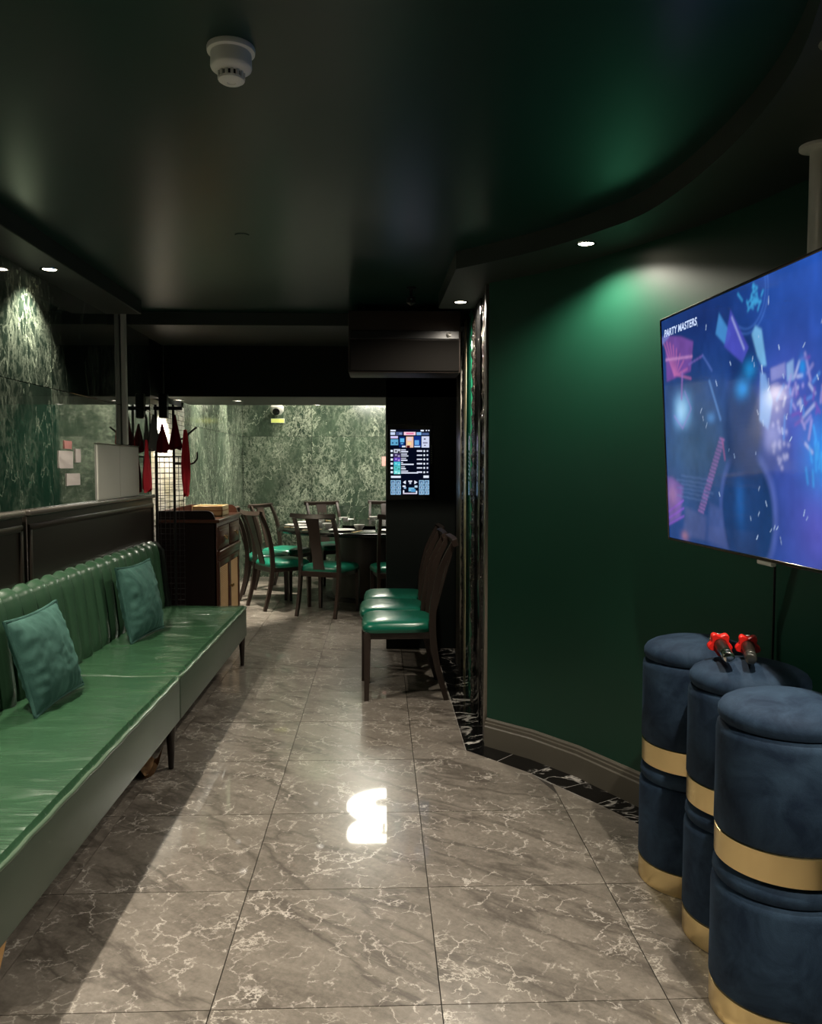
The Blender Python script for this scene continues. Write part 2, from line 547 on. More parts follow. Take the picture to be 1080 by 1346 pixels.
def clip_left(x0, x1, y0, y1):
    """tile rectangle cut along the border (right limit)"""
    ys = [y0] + [p[1] for p in border_out[::-1] if y0 < p[1] < y1] + [y1]
    ys = sorted(set(ys))
    segs = []
    L = [(max(x0, min(x1, right_limit(y - 1e-6 if y == y1 else y + 1e-6))), y) for y in ys]
    return L
for x0 in TX:
    for y0 in TY:
        x1, y1 = x0 + 0.6, y0 + 0.6
        if y0 > YF: continue
        xa, xb, ya, yb = max(x0, -1.72) + G, min(x1, 2.3) - G, max(y0, -1.5) + G, min(y1, YF) - G
        if xb - xa < 0.02 or yb - ya < 0.02: continue
        if xa > 1.46 and y1 < YB: continue
        if xa > 0.42 and 3.985 < y0 and y1 < YB + 0.1: continue
        full = abs(xb - xa - 0.6) < 0.01 and abs(yb - ya - 0.6) < 0.01
        samples = [right_limit(ya + (yb - ya) * k / 8) for k in range(9)]
        if full and min(samples) >= xb:
            if first:
                o = proto_tile; first = False
            else:
                o = proto_tile.copy(); COL.objects.link(o); o.parent = floor
            o.location = ((xa + xb) / 2, (ya + yb) / 2, 0)
        elif min(samples) >= xb:
            tile_poly([(xa, ya), (xb, ya), (xb, yb), (xa, yb)])
        else:
            pts = clip_left(xa, xb, ya, yb)
            pts = [p for p in pts]
            if max(p[0] for p in pts) - xa < 0.01: continue
            poly = [(xa, ya)]
            for p in pts:
                if p[0] > xa + 1e-4: poly.append(p)
            if pts[-1][0] > xa + 1e-4: poly.append((xa, yb))
            elif len(poly) >= 3:
                # sloping edge meets the left side: find the crossing
                yy = ya
                for k in range(101):
                    q = ya + (yb - ya) * k / 100
                    if right_limit(q) > xa: yy = q
                poly.append((xa, yy))
            if len(poly) >= 3: tile_poly(poly)
# black marble border along the right wall (each tile its own piece)
wall_in = [(1.43, 2.45), (1.31, 2.80), (1.10, 3.31), (0.92, 3.64), (0.75, 3.88), (0.56, 4.06)]
def resample(pts, step):
    out = [pts[0]]; acc = 0
    for a, b in zip(pts, pts[1:]):
        a = Vector(a); b = Vector(b); L = (b - a).length; n = max(1, int(round(L / 0.01)))
        for k in range(1, n + 1):
            p = a + (b - a) * k / n; acc += L / n
            if acc >= step: out.append(tuple(p)); acc = 0
    if (Vector(out[-1]) - Vector(pts[-1])).length > 0.04: out.append(pts[-1])
    else: out[-1] = pts[-1]
    return out
bo = resample(border_out, 0.20)
def wall_near(p):
    # point of the wall line on the outward normal of the border
    best = None
    for (a, b) in zip(wall_in, wall_in[1:]):
        a = Vector(a); b = Vector(b)
        for k in range(21):
            q = a + (b - a) * k / 20
            d = (q - Vector(p)).length
            if best is None or d < best[0]: best = (d, q)
    return best[1]
bw = [wall_near(p) for p in bo]
def border_tile(a, b, c, d):
    cen = (Vector(a) + Vector(b) + Vector(c) + Vector(d)) / 4
    poly = [tuple(cen + (Vector(p) - cen) * 0.975) for p in (a, b, c, d)]
    bm = BM(); prism(bm, poly, -0.012, 0.0005)
    mesh_obj('border_tile', bm, M['black_marble'], floor, False)
for i in range(len(bo) - 1):
    border_tile(bo[i], bo[i + 1], tuple(bw[i + 1]), tuple(bw[i]))
ys = [3.985, 4.16, 4.36, 4.56, 4.76, 4.96, 5.16, 5.36, 5.56, 5.76, 5.96, 6.24]
for i in range(len(ys) - 1):
    border_tile((0.42, ys[i]), (0.56, ys[i] + (0.075 if i == 0 else 0)), (0.56, ys[i + 1]), (0.42, ys[i + 1]))
bm = BM(); prism(bm, [(1.40, 2.3), (1.33, 2.4), *border_out[1:], (0.42, 6.24), (0.66, 6.24), (0.66, 4.1), (0.75, 3.9), (0.93, 3.66), (1.12, 3.33), (1.33, 2.8), (1.45, 2.4)], -0.006, -0.001)
mesh_obj('border_joint', bm, M['white_joint'], floor, False)

# ---- left wall: polished slabs
wl = empty('wall_left', kind='structure')
bm = BM(); box(bm, (XL - 0.2, -1.5, 0), (XL - 0.014, 5.86, 2.6)); box(bm, (-1.95, 5.86, 0), (-1.735, YF, 2.9))
mesh_obj('backing', bm, M['dark_gap'], wl, False)
def slab(axis, fixed, a0, a1, z0, z1, m, parent, sgn=1, th=0.014):
    g = 0.0015
    c = ((a0 + a1) / 2, (z0 + z1) / 2)
    bm = BM()
    if axis == 'Y':
        box(bm, (-th if sgn > 0 else 0, -(a1 - a0) / 2 + g, -(z1 - z0) / 2 + g), (0 if sgn > 0 else th, (a1 - a0) / 2 - g, (z1 - z0) / 2 - g), 0.001, 1)
        loc = (fixed, c[0], c[1])
    else:
        box(bm, (-(a1 - a0) / 2 + g, 0, -(z1 - z0) / 2 + g), ((a1 - a0) / 2 - g, th, (z1 - z0) / 2 - g), 0.001, 1)
        loc = (c[0], fixed, c[1])
    return mesh_obj('slab', bm, m, parent, False, loc=loc)
for y0, y1 in ((-1.5, -0.68), (-0.68, 0.52), (0.52, 1.72), (1.72, 2.92), (2.92, 4.12), (4.12, 5.32), (5.32, 5.86)):
    for z0, z1 in ((0.0, 0.90), (0.90, 1.785), (1.785, 2.6)):
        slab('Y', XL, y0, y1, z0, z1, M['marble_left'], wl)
for y0, y1 in ((7.3, 8.5), (8.5, 9.7), (9.7, YF)):
    for z0, z1 in ((0.0, 0.895), (0.895, 1.77), (1.77, 2.645), (2.645, 2.85)):
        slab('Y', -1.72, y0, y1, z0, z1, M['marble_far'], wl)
# pale mosaic niche on the left wall beyond the sofa (pieces too small to pick apart: one part)
bm = BM()
yy = 5.90
while yy < 7.26:
    zz = 0.35
    while zz < 1.90:
        box(bm, (-1.735, yy + 0.002, zz + 0.002), (-1.715 + random.uniform(0, 0.004), yy + 0.050, zz + 0.038))
        zz += 0.04
    yy += 0.052
mesh_obj('mosaic', bm, M['mosaic'], wl, False, kind='stuff')

# ---- far dining wall
wb = empty('wall_back', kind='structure')
bm = BM(); box(bm, (-1.9, YF + 0.014, 0), (2.4, YF + 0.2, 2.9)); mesh_obj('backing', bm, M['dark_gap'], wb, False)
for x0, x1 in ((-1.72, -0.86), (-0.86, 0.34), (0.34, 0.76)):
    for z0, z1 in ((0.0, 0.895), (0.895, 1.77), (1.77, 2.645), (2.645, 2.85)):
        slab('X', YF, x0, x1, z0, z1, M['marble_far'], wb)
bm = BM(); box(bm, (0.762, YF - 0.01, 0), (2.3, YF + 0.014, 2.85)); mesh_obj('painted_panel', bm, M['green_wall'], wb, False)
bm = BM(); box(bm, (2.3, YB + 0.25, 0), (2.4, YF, 2.9)); tag(mesh_obj('wall_dining_right', bm, M['green_wall'], None, False), kind='structure')

# ---- wall with the opening (black) : pier right of the opening and header
bm = BM()
box(bm, (0.043, YB, 0), (2.4, YB + 0.25, 2.9), 0.002, 1)
tag(mesh_obj('wall_middle', bm, M['black_wall'], None, False), kind='structure')
bm = BM(); box(bm, (XL, YB, ZL), (2.3, 7.1, 2.9), 0.002, 1)
tag(mesh_obj('trim_1', bm, M['soffit'], None, False), kind='structure')
bm = BM(); box(bm, (XL, YB - 0.012, ZL + 0.002), (0.043, YB - 0.001, 2.32)); box(bm, (XL - 0.12, 5.87, 1.905), (XL - 0.01, YB, 2.31))
tag(mesh_obj('trim_2', bm, M['black_wall'], None, False), kind='structure')

# ---- right wall: curved green wall
bm = BM()
inner = right_curve
outer = [(x + 0.12, y + 0.05) for x, y in right_curve]
prism(bm, inner + outer[::-1], 0, 2.45)
tag(mesh_obj('wall_right', bm, M['green_wall'], None, True), kind='structure')
# two-step baseboard following the curve
bm = BM()
def off(pts, d):
    out = []
    for i, p in enumerate(pts):
        a = Vector(pts[max(i - 1, 0)]); b = Vector(pts[min(i + 1, len(pts) - 1)])
        t = (b - a).normalized(); n = Vector((-t.y, t.x))
        out.append(tuple(Vector(p) + n * d))
    return out
prof = [(0.0, 0.0), (0.022, 0.0), (0.022, 0.098), (0.017, 0.104), (0.017, 0.118), (0.012, 0.122), (0.012, 0.132), (0.004, 0.140), (0.0, 0.140)]
rings = []
cpts = right_curve
base_lines = [off(cpts, d) for d, z in prof]
for i in range(len(cpts)):
    rings.append([bm.verts.new((*base_lines[k][i], prof[k][1])) for k in range(len(prof))])
for a, b in zip(rings, rings[1:]):
    for k in range(len(prof) - 1):
        bm.faces.new((a[k], b[k], b[k + 1], a[k + 1]))
bm.faces.new(rings[0]); bm.faces.new(rings[-1][::-1])
tag(mesh_obj('baseboard_right', bm, M['baseboard'], None, True), kind='structure')

# ---- recess wall facing left, with trims and glass strips
wr = empty('wall_recess', kind='structure')
bm = BM(); box(bm, (0.66, 4.10, 0), (0.78, YB, 2.45)); mesh_obj('backing', bm, M['black_wall'], wr, False)
bm = BM(); box(bm, (0.56, 4.085, 0), (0.66, 4.125, 2.32)); mesh_obj('return_face', bm, M['black_wall'], wr, False)
def strip(name, x0, x1, y0, y1, m, bev=0.004):
    bm = BM(); box(bm, (x0, y0, 0), (x1, y1, 2.32), bev, 2); return mesh_obj(name, bm, m, wr)
def rough_strip(x, y0, y1, amp, seed):
    bm = BM()
    def fn(u, v):
        y = y0 + (y1 - y0) * u; z = 0.001 + 2.31 * v
        d = amp * noise.fractal(Vector((y * 22 + seed, z * 16, seed)), 0.9, 2.1, 4)
        return Vector((x + d, y, z))
    grid_surf(bm, fn, 8, 260)
    return mesh_obj('rough_stone_strip', bm, M['rough_stone'], wr)
strip('silver_trim', 0.522, 0.60, 4.08, 4.13, M['silver'])
rough_strip(0.545, 4.14, 4.42, 0.012, 3.1)
strip('black_pilaster', 0.535, 0.66, 4.42, 4.665, M['black_gloss'])
rough_strip(0.540, 4.67, 4.86, 0.012, 9.7)
strip('green_glass_panel', 0.536, 0.655, 4.865, 5.13, M['green_glass'], 0.002)
strip('gold_trim', 0.536, 0.60, 5.16, 5.27, M['champagne'])
rough_strip(0.545, 5.28, 5.50, 0.010, 5.2)
strip('silver_trim', 0.536, 0.60, 5.52, 5.80, M['silver'])

# ---- wall behind the camera
bm = BM(); box(bm, (-1.8, -1.62, 0), (1.6, -1.5, 2.6)); tag(mesh_obj('wall_front', bm, M['green_wall'], None, False), kind='structure')

# ---- ceiling: tray, soffits, beam, dining ceiling
ce = empty('ceiling', kind='structure')
bm = BM(); box(bm, (-1.8, -1.6, ZC), (1.65, 5.36, ZC + 0.1)); mesh_obj('tray', bm, M['ceiling'], ce, False)
soff_edge = [(0.62, -1.5), (0.62, 0.9), (0.70, 1.2), (0.836, 1.57), (0.92, 1.81), (0.965, 2.06), (0.985, 2.336), (0.980, 2.62), (0.953, 2.875), (0.905, 3.03), (0.859, 3.11), (0.77, 3.28), (0.672, 3.43), (0.50, 3.63), (0.346, 3.785), (0.332, 4.72)]
def smooth_poly(pts, it=2):
    for _ in range(it):
        out = [pts[0]]
        for a, b in zip(pts, pts[1:]):
            out.append((a[0] * .75 + b[0] * .25, a[1] * .75 + b[1] * .25)); out.append((a[0] * .25 + b[0] * .75, a[1] * .25 + b[1] * .75))
        out.append(pts[-1]); pts = out
    return pts
se = smooth_poly(soff_edge[:-1]) + [soff_edge[-1]]
bm = BM(); prism(bm, se + [(0.80, 4.72), (0.80, 4.1), (1.6, 3.0), (1.6, -1.5)], ZS, ZC + 0.01)
mesh_obj('soffit', bm, M['soffit'], ce, True)
bm = BM(); box(bm, (-1.80, -1.5, ZS), (-1.406, 4.965, ZC + 0.01), 0.003, 1); mesh_obj('soffit', bm, M['soffit'], ce, False)
bm = BM(); box(bm, (-1.80, 5.33, ZS), (0.80, YB, ZC + 0.1), 0.003, 1); mesh_obj('beam', bm, M['soffit'], ce, False)
bm = BM(); box(bm, (-1.9, 7.1, ZD), (2.4, YF + 0.1, ZD + 0.1)); mesh_obj('dining_ceiling', bm, M['soffit'], ce, False)

# ---- dark lacquered wainscot behind the sofa
def wainscot(name, y0, y1):
    bm = BM()
    box(bm, (XL + 0.001, y0, 0), (XL + 0.022, y1, 1.182), 0.003, 1)
    # raised frame around a recessed field
    f = 0.03
    box(bm, (XL + 0.02, y0 + 0.012, 1.115), (XL + 0.032, y1 - 0.012, 1.145), 0.004, 2)
    box(bm, (XL + 0.02, y0 + 0.012, 0.60), (XL + 0.032, y0 + 0.04, 1.13), 0.004, 2)
    box(bm, (XL + 0.02, y1 - 0.04, 0.60), (XL + 0.032, y1 - 0.012, 1.13), 0.004, 2)
    o = mesh_obj(name, bm, M['lacquer'], None)
    tag(o, kind='structure')
    bm = BM(); box(bm, (XL + 0.001, y0, 1.182), (XL + 0.040, y1, 1.207), 0.006, 3)
    mesh_obj('cap', bm, M['cap'], o)
    return o
wainscot('trim_3', -1.4, 1.85)
wainscot('trim_4', 1.88, 3.70)
wainscot('trim_5', 3.745, 5.80)

# ================================================================== LIGHTS (fixtures)
def downlight(x, y, z, watts, label, group, r=0.042, spot=112, blend=0.6, col=(1.0, 0.90, 0.76), lamp_r=0.022, lens=None):
    root = empty('downlight', (x, y, z), 0, label, 'downlight', group)
    bm = BM(); lathe(bm, [(r * 0.72, 0.0), (r * 0.78, -0.004), (r, -0.004), (r * 1.02, 0.0), (r * 0.72, 0.0)], 28, cap=False)
    mesh_obj('bezel', bm, M['chrome'], root)
    bm = BM(); lathe(bm, [(r * 0.72, -0.001), (0.0, -0.003)], 24, cap=False)
    mesh_obj('lens', bm, lens or M['lamp_on'], root, label='glowing warm white lens')
    ld = bpy.data.lights.new('spot_lamp', 'SPOT')
    ld.energy = watts; ld.color = col; ld.spot_size = math.radians(spot); ld.spot_blend = blend; ld.shadow_soft_size = lamp_r
    lo = bpy.data.objects.new('spot_lamp', ld); link(lo, root); lo.location = (0, 0, -0.012)
    return root
for y, lab in ((3.85, 'lit recessed downlight in left soffit above the streaked marble wall'),
               (2.65, 'left soffit downlight over the near end of green sofa'),
               (1.45, 'left soffit downlight nearest the camera position'),
               (0.25, 'left soffit downlight behind the camera position')):
    downlight(-1.50, y, ZS, LEFT_W, lab, 'left soffit downlights')
downlight(0.828, 3.33, ZS, RIGHT_W * 0.42, 'lit downlight in curved soffit throwing a green pool on the wall', 'right soffit downlights', spot=150)
downlight(0.44, 4.53, ZS, RIGHT_W * 0.55, 'small lit downlight at soffit corner above the silver trims', 'right soffit downlights', spot=165)
downlight(0.965, 1.74, ZS, RIGHT_W * 0.8, 'downlight in right soffit above the front stool', 'right soffit downlights')
downlight(1.05, 0.6, ZS, RIGHT_W, 'downlight in right soffit behind the television side', 'right soffit downlights')
# dining room
SL = M['lamp_soft']
downlight(-1.13, 6.62, ZL, 5, 'dining bulkhead downlight nearer the coat rack', 'dining room downlights', lens=SL)
downlight(-0.53, 7.04, ZL, 5, 'dining bulkhead downlight near its far edge', 'dining room downlights', lens=SL)
downlight(-1.58, 6.55, ZL, 80, 'downlight above the pale mosaic niche', 'dining room downlights', lens=SL)
for x, lab in ((-0.82, 'far wall downlight above the yellow sign side'), (0.35, 'far wall downlight behind the black pier')):
    downlight(x, 10.18, ZD, DINE_W, lab, 'dining room downlights', lens=SL, lamp_r=0.05, spot=120)
for y, lab in ((7.83, 'downlight over left dining wall by the sideboard'), (9.15, 'downlight over left dining wall by the far corner')):
    downlight(-1.615, y, ZD, DINE_W * 6.0, lab, 'dining room downlights', lens=SL, lamp_r=0.03, spot=36, blend=0.5)

for x, y, lab in ((0.95, 7.6, 'added unseen fill downlight on the near right side of the table'), (0.95, 9.4, 'added unseen fill downlight on the far right side of the table')):  # two unseen lamps added to brighten table, chairs and sideboard front
    downlight(x, y, ZD, DINE_W * 0.6, lab, 'dining room downlights', lens=SL)

# round two-tier pendant over the dining table (seen mirrored in the floor)
pl = empty('pendant_lamp', (0.03, 8.75, 0), 0, 'round two tier white disc lamp above the dining table', 'lamp')
for z0, r in ((2.26, 0.40), (2.57, 0.40)):
    bm = BM(); lathe(bm, [(0.10, z0), (r - 0.01, z0), (r, z0 + 0.01), (r, z0 + 0.04), (r - 0.01, z0 + 0.05), (0.10, z0 + 0.05)], 40, cap=False)
    mesh_obj('shade', bm, M['pendant'], pl)
bm = BM(); lathe(bm, [(0.0, 2.245), (0.10, 2.245), (0.10, 2.32), (0.02, 2.34), (0.02, ZD)], 20, cap=False); mesh_obj('stem', bm, M['black_metal'], pl)

# ================================================================== SOFA
def seat_mesh(L):
    bm = BM()
    x0, x1 = -0.02, 0.555
    def fn(u, v):
        # u across (back to front, then round the edge), v along
        x = x0 + (x1 - x0) * min(1, u)
        y = L * v
        ed = min(1.0, min(v, 1 - v) * L / 0.03)
        ef = min(1.0, (1 - u) * 0.575 / 0.022)
        pf = 1 - (1 - ef) ** 2.4
        pe = 1 - (1 - ed) ** 2.2
        z = 0.405 + 0.022 * pf * pe
        z += 0.008 * math.sin(PI * v) * pf
        w = noise.fractal(Vector((x * 3.0 + 5, y * 9.0, 1.3)), 0.8, 2.0, 3)
        w2 = noise.noise(Vector((x * 1.6, y * 13.0 + x * 3, 7.1)))
        z += (0.005 * w + 0.0125 * w2) * pf * pe * (0.35 + 0.65 * u) * min(1.0, (1 - u) / 0.22)
        return Vector((x, y, z))
    grid_surf(bm, fn, 36, 150)
    return bm
def sofa_base_mesh(L):
    bm = BM()
    box(bm, (-0.06, 0.003, 0.205), (0.555, L - 0.003, 0.408), 0.012, 3)
    return bm
prof = [(-0.005, 0.41), (-0.022, 0.56), (-0.040, 0.74), (-0.048, 0.81), (-0.060, 0.853), (-0.082, 0.872), (-0.104, 0.868), (-0.116, 0.84)]
def channel_mesh(w):
    bm = BM()
    P = [Vector((a, 0, b)) for a, b in prof]
    # refine the profile
    Q = []
    for a, b in zip(P, P[1:]):
        k = 6 if (b - a).length > 0.1 else 3
        for i in range(k): Q.append(a + (b - a) * i / k)
    Q.append(P[-1])
    n = len(Q) - 1
    def fn(u, v):
        i = int(round(u * n))
        t = (Q[min(i + 1, n)] - Q[max(i - 1, 0)]).normalized()
        nor = Vector((t.z, 0, -t.x))
        b = 1 - abs(2 * v - 1) ** 2.3
        taper = min(1.0, 0.35 + i / 4.0)
        return Q[i] + nor * (0.030 * b * taper * (1.0 - 0.85 * max(0.0, (i - n + 9) / 9.0))) + Vector((0, w * v, 0))
    grid_surf(bm, fn, n, 12)
    return bm
def sofa(y0, label, near_leg_mat=None, end=False):
    L = 1.93
    root = empty('banquette_sofa', (-1.50, y0, 0), 0, label, 'sofa', 'green leather banquette modules')
    mesh_obj('base', sofa_base_mesh(L), M['leather_lit'], root, label='upholstered seat front, green leather greyed for grazing light')
    mesh_obj('seat', seat_mesh(L), M['leather_seat'], root)
    bm = BM()
    pts = [(0.0, 0.006, 0.408), (0.54, 0.006, 0.411)] + [(0.552, 0.02, 0.411)] + [(0.556, L * k / 30, 0.4115 + 0.0022 * math.sin(k * 1.9)) for k in range(1, 30)] + [(0.552, L - 0.02, 0.411), (0.54, L - 0.006, 0.411), (0.0, L - 0.006, 0.408)]
    tube(bm, pts, 0.008, 10)
    mesh_obj('piping', bm, M['piping'], root)
    bm = BM(); box(bm, (-0.10, 0.003, 0.205), (-0.05, L - 0.003, 0.835), 0.01, 2)
    mesh_obj('back_frame', bm, M['leather'], root)
    n = 13; w = (L - (0.06 if end else 0)) / n
    for k in range(n):
        if k == 0:
            ch = mesh_obj('backrest_channel', channel_mesh(w), M['leather'], root); base = ch
        else:
            ch = base.copy(); COL.objects.link(ch); ch.parent = root
        ch.location = (0, w * k, 0)
    if end:
        bm = BM()
        prism(bm, [(p[0] + 0.035 if i < 4 else p[0] + 0.012, p[1] + 0.008) for i, p in enumerate([(-0.0, 0.40)] + prof[1:])] + [(-0.122, 0.40)], 0, 0.06)
        me = mesh_obj('end_panel', bm, leather('shaded_green_leather', (0.004, 0.007, 0.005), 0.4), root, label='green leather end panel coloured dark as shade')  # unlit end of the sofa: shade painted as near-black leather
        me.rotation_euler = (PI / 2, 0, 0); me.location = (0, L, 0)
    for (lx, ly) in (((0.525, L - 0.03), (0.0, 0.05), (0.0, L - 0.05)) if end else ((0.525, L - 0.07), (0.0, 0.05), (0.0, L - 0.05))):
        bm = BM()
        lathe(bm, [(0.011, 0.0), (0.013, 0.004), (0.022, 0.19), (0.023, 0.207)], 14)
        mesh_obj('leg', bm, M['leg_wood'], root, loc=(lx, ly, 0))
    return root
sofa(3.862, 'far green leather banquette module with channel tufted back ending at the sideboard', end=True)
s2 = sofa(1.93, 'near green leather banquette module with wrinkled seat at lower left')
bm = BM(); sweep_rect(bm, [(0.50, 0.08, 0.0), (0.505, 0.17, 0.207)], [0.022, 0.045], [0.022, 0.045]); mesh_obj('leg', bm, M['tan_wood'], s2, label='tan wooden splayed leg')
# plywood plinth under the sofa and cardboard scrap
bm = BM(); box(bm, (-1.42, 2.0, 0.0), (-1.38, 3.95, 0.16), 0.003, 1)
o = mesh_obj('plywood_board', bm, M['ply'], None); tag(o, 'brown plywood board on edge under the near green sofa', 'board')
bm = BM()
def cf(u, v):
    return Vector((-1.12 + 0.10 * u, 3.62 + 0.16 * v + 0.05 * u, 0.012 + 0.10 * abs(v - 0.4) + 0.035 * math.sin(u * 7)))
grid_surf(bm, cf, 8, 8)
r = bmesh.ops.solidify(bm, geom=bm.faces[:], thickness=0.006)
o = mesh_obj('cardboard_scrap', bm, M['cardboard'], None); tag(o, 'crumpled brown cardboard scrap under sofa beside its middle leg', 'cardboard')

# ---- cushions
def cushion(label, origin, ex, ez, w, h, th, seed):
    """origin = centre; ex along width, ez up the cushion"""
    ex = Vector(ex).normalized(); ez = Vector(ez); ez = (ez - ex * ez.dot(ex)).normalized(); en = ex.cross(ez) * 1.0
    root = empty('cushion', origin, 0, label, 'cushion', 'teal velvet cushions on the sofa')
    rnd = random.Random(seed)
    def edge(s, t):
        # slight pull-in of the sides so that the corners stand out
        px = s * w / 2 * (1 - 0.07 * (1 - t * t)); pz = t * h / 2 * (1 - 0.07 * (1 - s * s))
        return px, pz
    bm = BM()
    for sg in (1, -1):
        def fn(u, v):
            s, t = 2 * u - 1, 2 * v - 1
            px, pz = edge(s, t)
            b = (max(0, (1 - abs(s) ** 2.6)) * max(0, (1 - abs(t) ** 2.6))) ** 0.55
            d = th * b
            rim = max(abs(s), abs(t))
            wr = noise.fractal(Vector((s * 2.5 + seed, t * 2.5, sg)), 0.8, 2, 3) * 0.006 * b
            wr += 0.008 * math.sin((s if abs(t) > abs(s) else t) * 24 + seed + 2 * math.sin(s * 5 + t * 3)) * max(0, rim - 0.55) * 2 * (1 - rim) * 3
            return ex * px + ez * pz + en * sg * (d + wr)
        grid_surf(bm, fn, 40, 40)
    bmesh.ops.remove_doubles(bm, verts=bm.verts, dist=0.0008)
    mesh_obj('cover', bm, M['velvet_teal'], root)
    bm = BM(); pts = []
    for k in range(40): pts.append((-1 + 2 * k / 40, -1))
    for k in range(40): pts.append((1, -1 + 2 * k / 40))
    for k in range(40): pts.append((1 - 2 * k / 40, 1))
    for k in range(40): pts.append((-1, 1 - 2 * k / 40))
    P3 = []
    for s, t in pts:
        px, pz = edge(s, t); P3.append(ex * px + ez * pz)
    tube(bm, P3, 0.0072, 8, closed=True)
    mesh_obj('piping', bm, M['velvet_teal'], root)
    return root
def cushion_at(label, bl, br, tl, tr, th, seed):
    bl, br, tl, tr = map(Vector, (bl, br, tl, tr))
    c = (bl + br + tl + tr) / 4
    ex = (br - bl) + (tr - tl); ez = (tl - bl) + (tr - br)
    return cushion(label, c, ex, ez, ex.length / 2, ez.length / 2, th, seed)
cushion_at('teal velvet cushion leaning on the near sofa module at left edge', (-1.34, 3.18, 0.445), (-1.30, 3.68, 0.445), (-1.43, 3.16, 0.80), (-1.43, 3.56, 0.82), 0.065, 3)
cushion_at('teal velvet cushion leaning on the far sofa module', (-1.36, 4.50, 0.445), (-1.28, 4.92, 0.445), (-1.43, 4.46, 0.845), (-1.38, 4.88, 0.855), 0.07, 8)

# ================================================================== SIDEBOARD
sb = empty('sideboard', (-1.20, 6.06, 0), 0, 'dark mahogany sideboard with rattan doors standing at the sofa end', 'sideboard')
# local: x from -0.37 (wall) to 0.03 (front), y from 0 to 0.96
W0, W1, D = -0.42, 0.0, 0.96
bm = BM()
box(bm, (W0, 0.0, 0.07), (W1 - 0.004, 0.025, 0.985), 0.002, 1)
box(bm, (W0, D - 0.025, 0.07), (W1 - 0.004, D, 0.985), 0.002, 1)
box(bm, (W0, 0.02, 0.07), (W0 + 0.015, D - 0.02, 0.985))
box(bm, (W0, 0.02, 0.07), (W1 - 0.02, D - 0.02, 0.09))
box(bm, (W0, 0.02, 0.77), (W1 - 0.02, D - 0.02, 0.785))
mesh_obj('body', bm, M['mahogany_shaded'], sb)
bm = BM(); box(bm, (W0, -0.012, 0.985), (W1 + 0.022, D + 0.012, 1.012), 0.006, 3); mesh_obj('top', bm, M['mahogany'], sb)
# gallery rails with rounded front corner
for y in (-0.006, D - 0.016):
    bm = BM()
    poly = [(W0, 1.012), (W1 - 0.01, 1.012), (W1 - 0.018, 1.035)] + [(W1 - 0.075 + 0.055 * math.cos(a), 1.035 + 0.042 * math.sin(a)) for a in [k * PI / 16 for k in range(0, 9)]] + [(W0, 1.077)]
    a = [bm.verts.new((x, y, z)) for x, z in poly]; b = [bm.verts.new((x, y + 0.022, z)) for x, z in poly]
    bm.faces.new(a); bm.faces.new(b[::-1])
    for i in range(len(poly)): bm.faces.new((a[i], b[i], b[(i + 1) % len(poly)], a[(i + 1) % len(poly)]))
    mesh_obj('gallery_rail', bm, M['mahogany_shaded'] if y < 0 else M['mahogany'], sb)
bm = BM(); box(bm, (W0, 0.016, 1.012), (W0 + 0.02, D - 0.016, 1.077), 0.003, 1); mesh_obj('gallery_rail', bm, M['mahogany'], sb)
# face frame
bm = BM()
for y0, y1 in ((0.0, 0.035), (D - 0.035, D), (D / 2 - 0.012, D / 2 + 0.012)):
    box(bm, (W1 - 0.02, y0, 0.0 if y0 != D / 2 - 0.012 else 0.75), (W1, y1, 0.985), 0.003, 1)
box(bm, (W1 - 0.02, 0.03, 0.955), (W1, D - 0.03, 0.985), 0.002, 1)
box(bm, (W1 - 0.02, 0.03, 0.735), (W1 + 0.018, D - 0.03, 0.775), 0.008, 3)
box(bm, (W1 - 0.02, 0.03, 0.70), (W1 + 0.008, D - 0.03, 0.735), 0.004, 2)
box(bm, (W1 - 0.02, 0.03, 0.07), (W1, D - 0.03, 0.11), 0.002, 1)
mesh_obj('face_frame', bm, M['mahogany'], sb)
for y0, y1 in ((0.04, D / 2 - 0.016), (D / 2 + 0.016, D - 0.04)):
    bm = BM(); box(bm, (W1 - 0.016, y0, 0.785), (W1 + 0.006, y1, 0.95), 0.004, 2)
    box(bm, (W1, y0 + 0.03, 0.81), (W1 + 0.011, y1 - 0.03, 0.925), 0.006, 2)
    d = mesh_obj('drawer', bm, M['mahogany'], sb)
    bm = BM()
    yc = (y0 + y1) / 2
    tube(bm, [(W1 + 0.012, yc - 0.035, 0.875), (W1 + 0.026, yc - 0.03, 0.865), (W1 + 0.028, yc, 0.845), (W1 + 0.026, yc + 0.03, 0.865), (W1 + 0.012, yc + 0.035, 0.875)], 0.004, 8)
    mesh_obj('handle', bm, M['brass_dark'], d)
for i, (y0, y1) in enumerate(((0.04, D / 2 - 0.002), (D / 2 + 0.002, D - 0.04))):
    bm = BM()
    for q in ((y0, y0 + 0.045, 0.115, 0.695), (y1 - 0.045, y1, 0.115, 0.695), (y0 + 0.04, y1 - 0.04, 0.115, 0.16), (y0 + 0.04, y1 - 0.04, 0.65, 0.695)):
        box(bm, (W1 - 0.014, q[0], q[2]), (W1 + 0.006, q[1], q[3]), 0.004, 2)
    d = mesh_obj('door', bm, M['mahogany'], sb)
    bm = BM(); box(bm, (W1 - 0.010, y0 + 0.04, 0.155), (W1 - 0.002, y1 - 0.04, 0.655)); mesh_obj('rattan_panel', bm, M['rattan'], d, False, label='woven tan rattan panel')
    bm = BM(); lathe(bm, [(0.004, 0), (0.004, 0.012), (0.011, 0.018), (0.012, 0.026), (0.0, 0.032)], 14, mat=Matrix.Translation((W1 + 0.006, (y1 - 0.022) if i == 0 else (y0 + 0.022), 0.46)) @ Matrix.Rotation(PI / 2, 4, 'Y'))
    mesh_obj('knob', bm, M['brass_dark'], d)
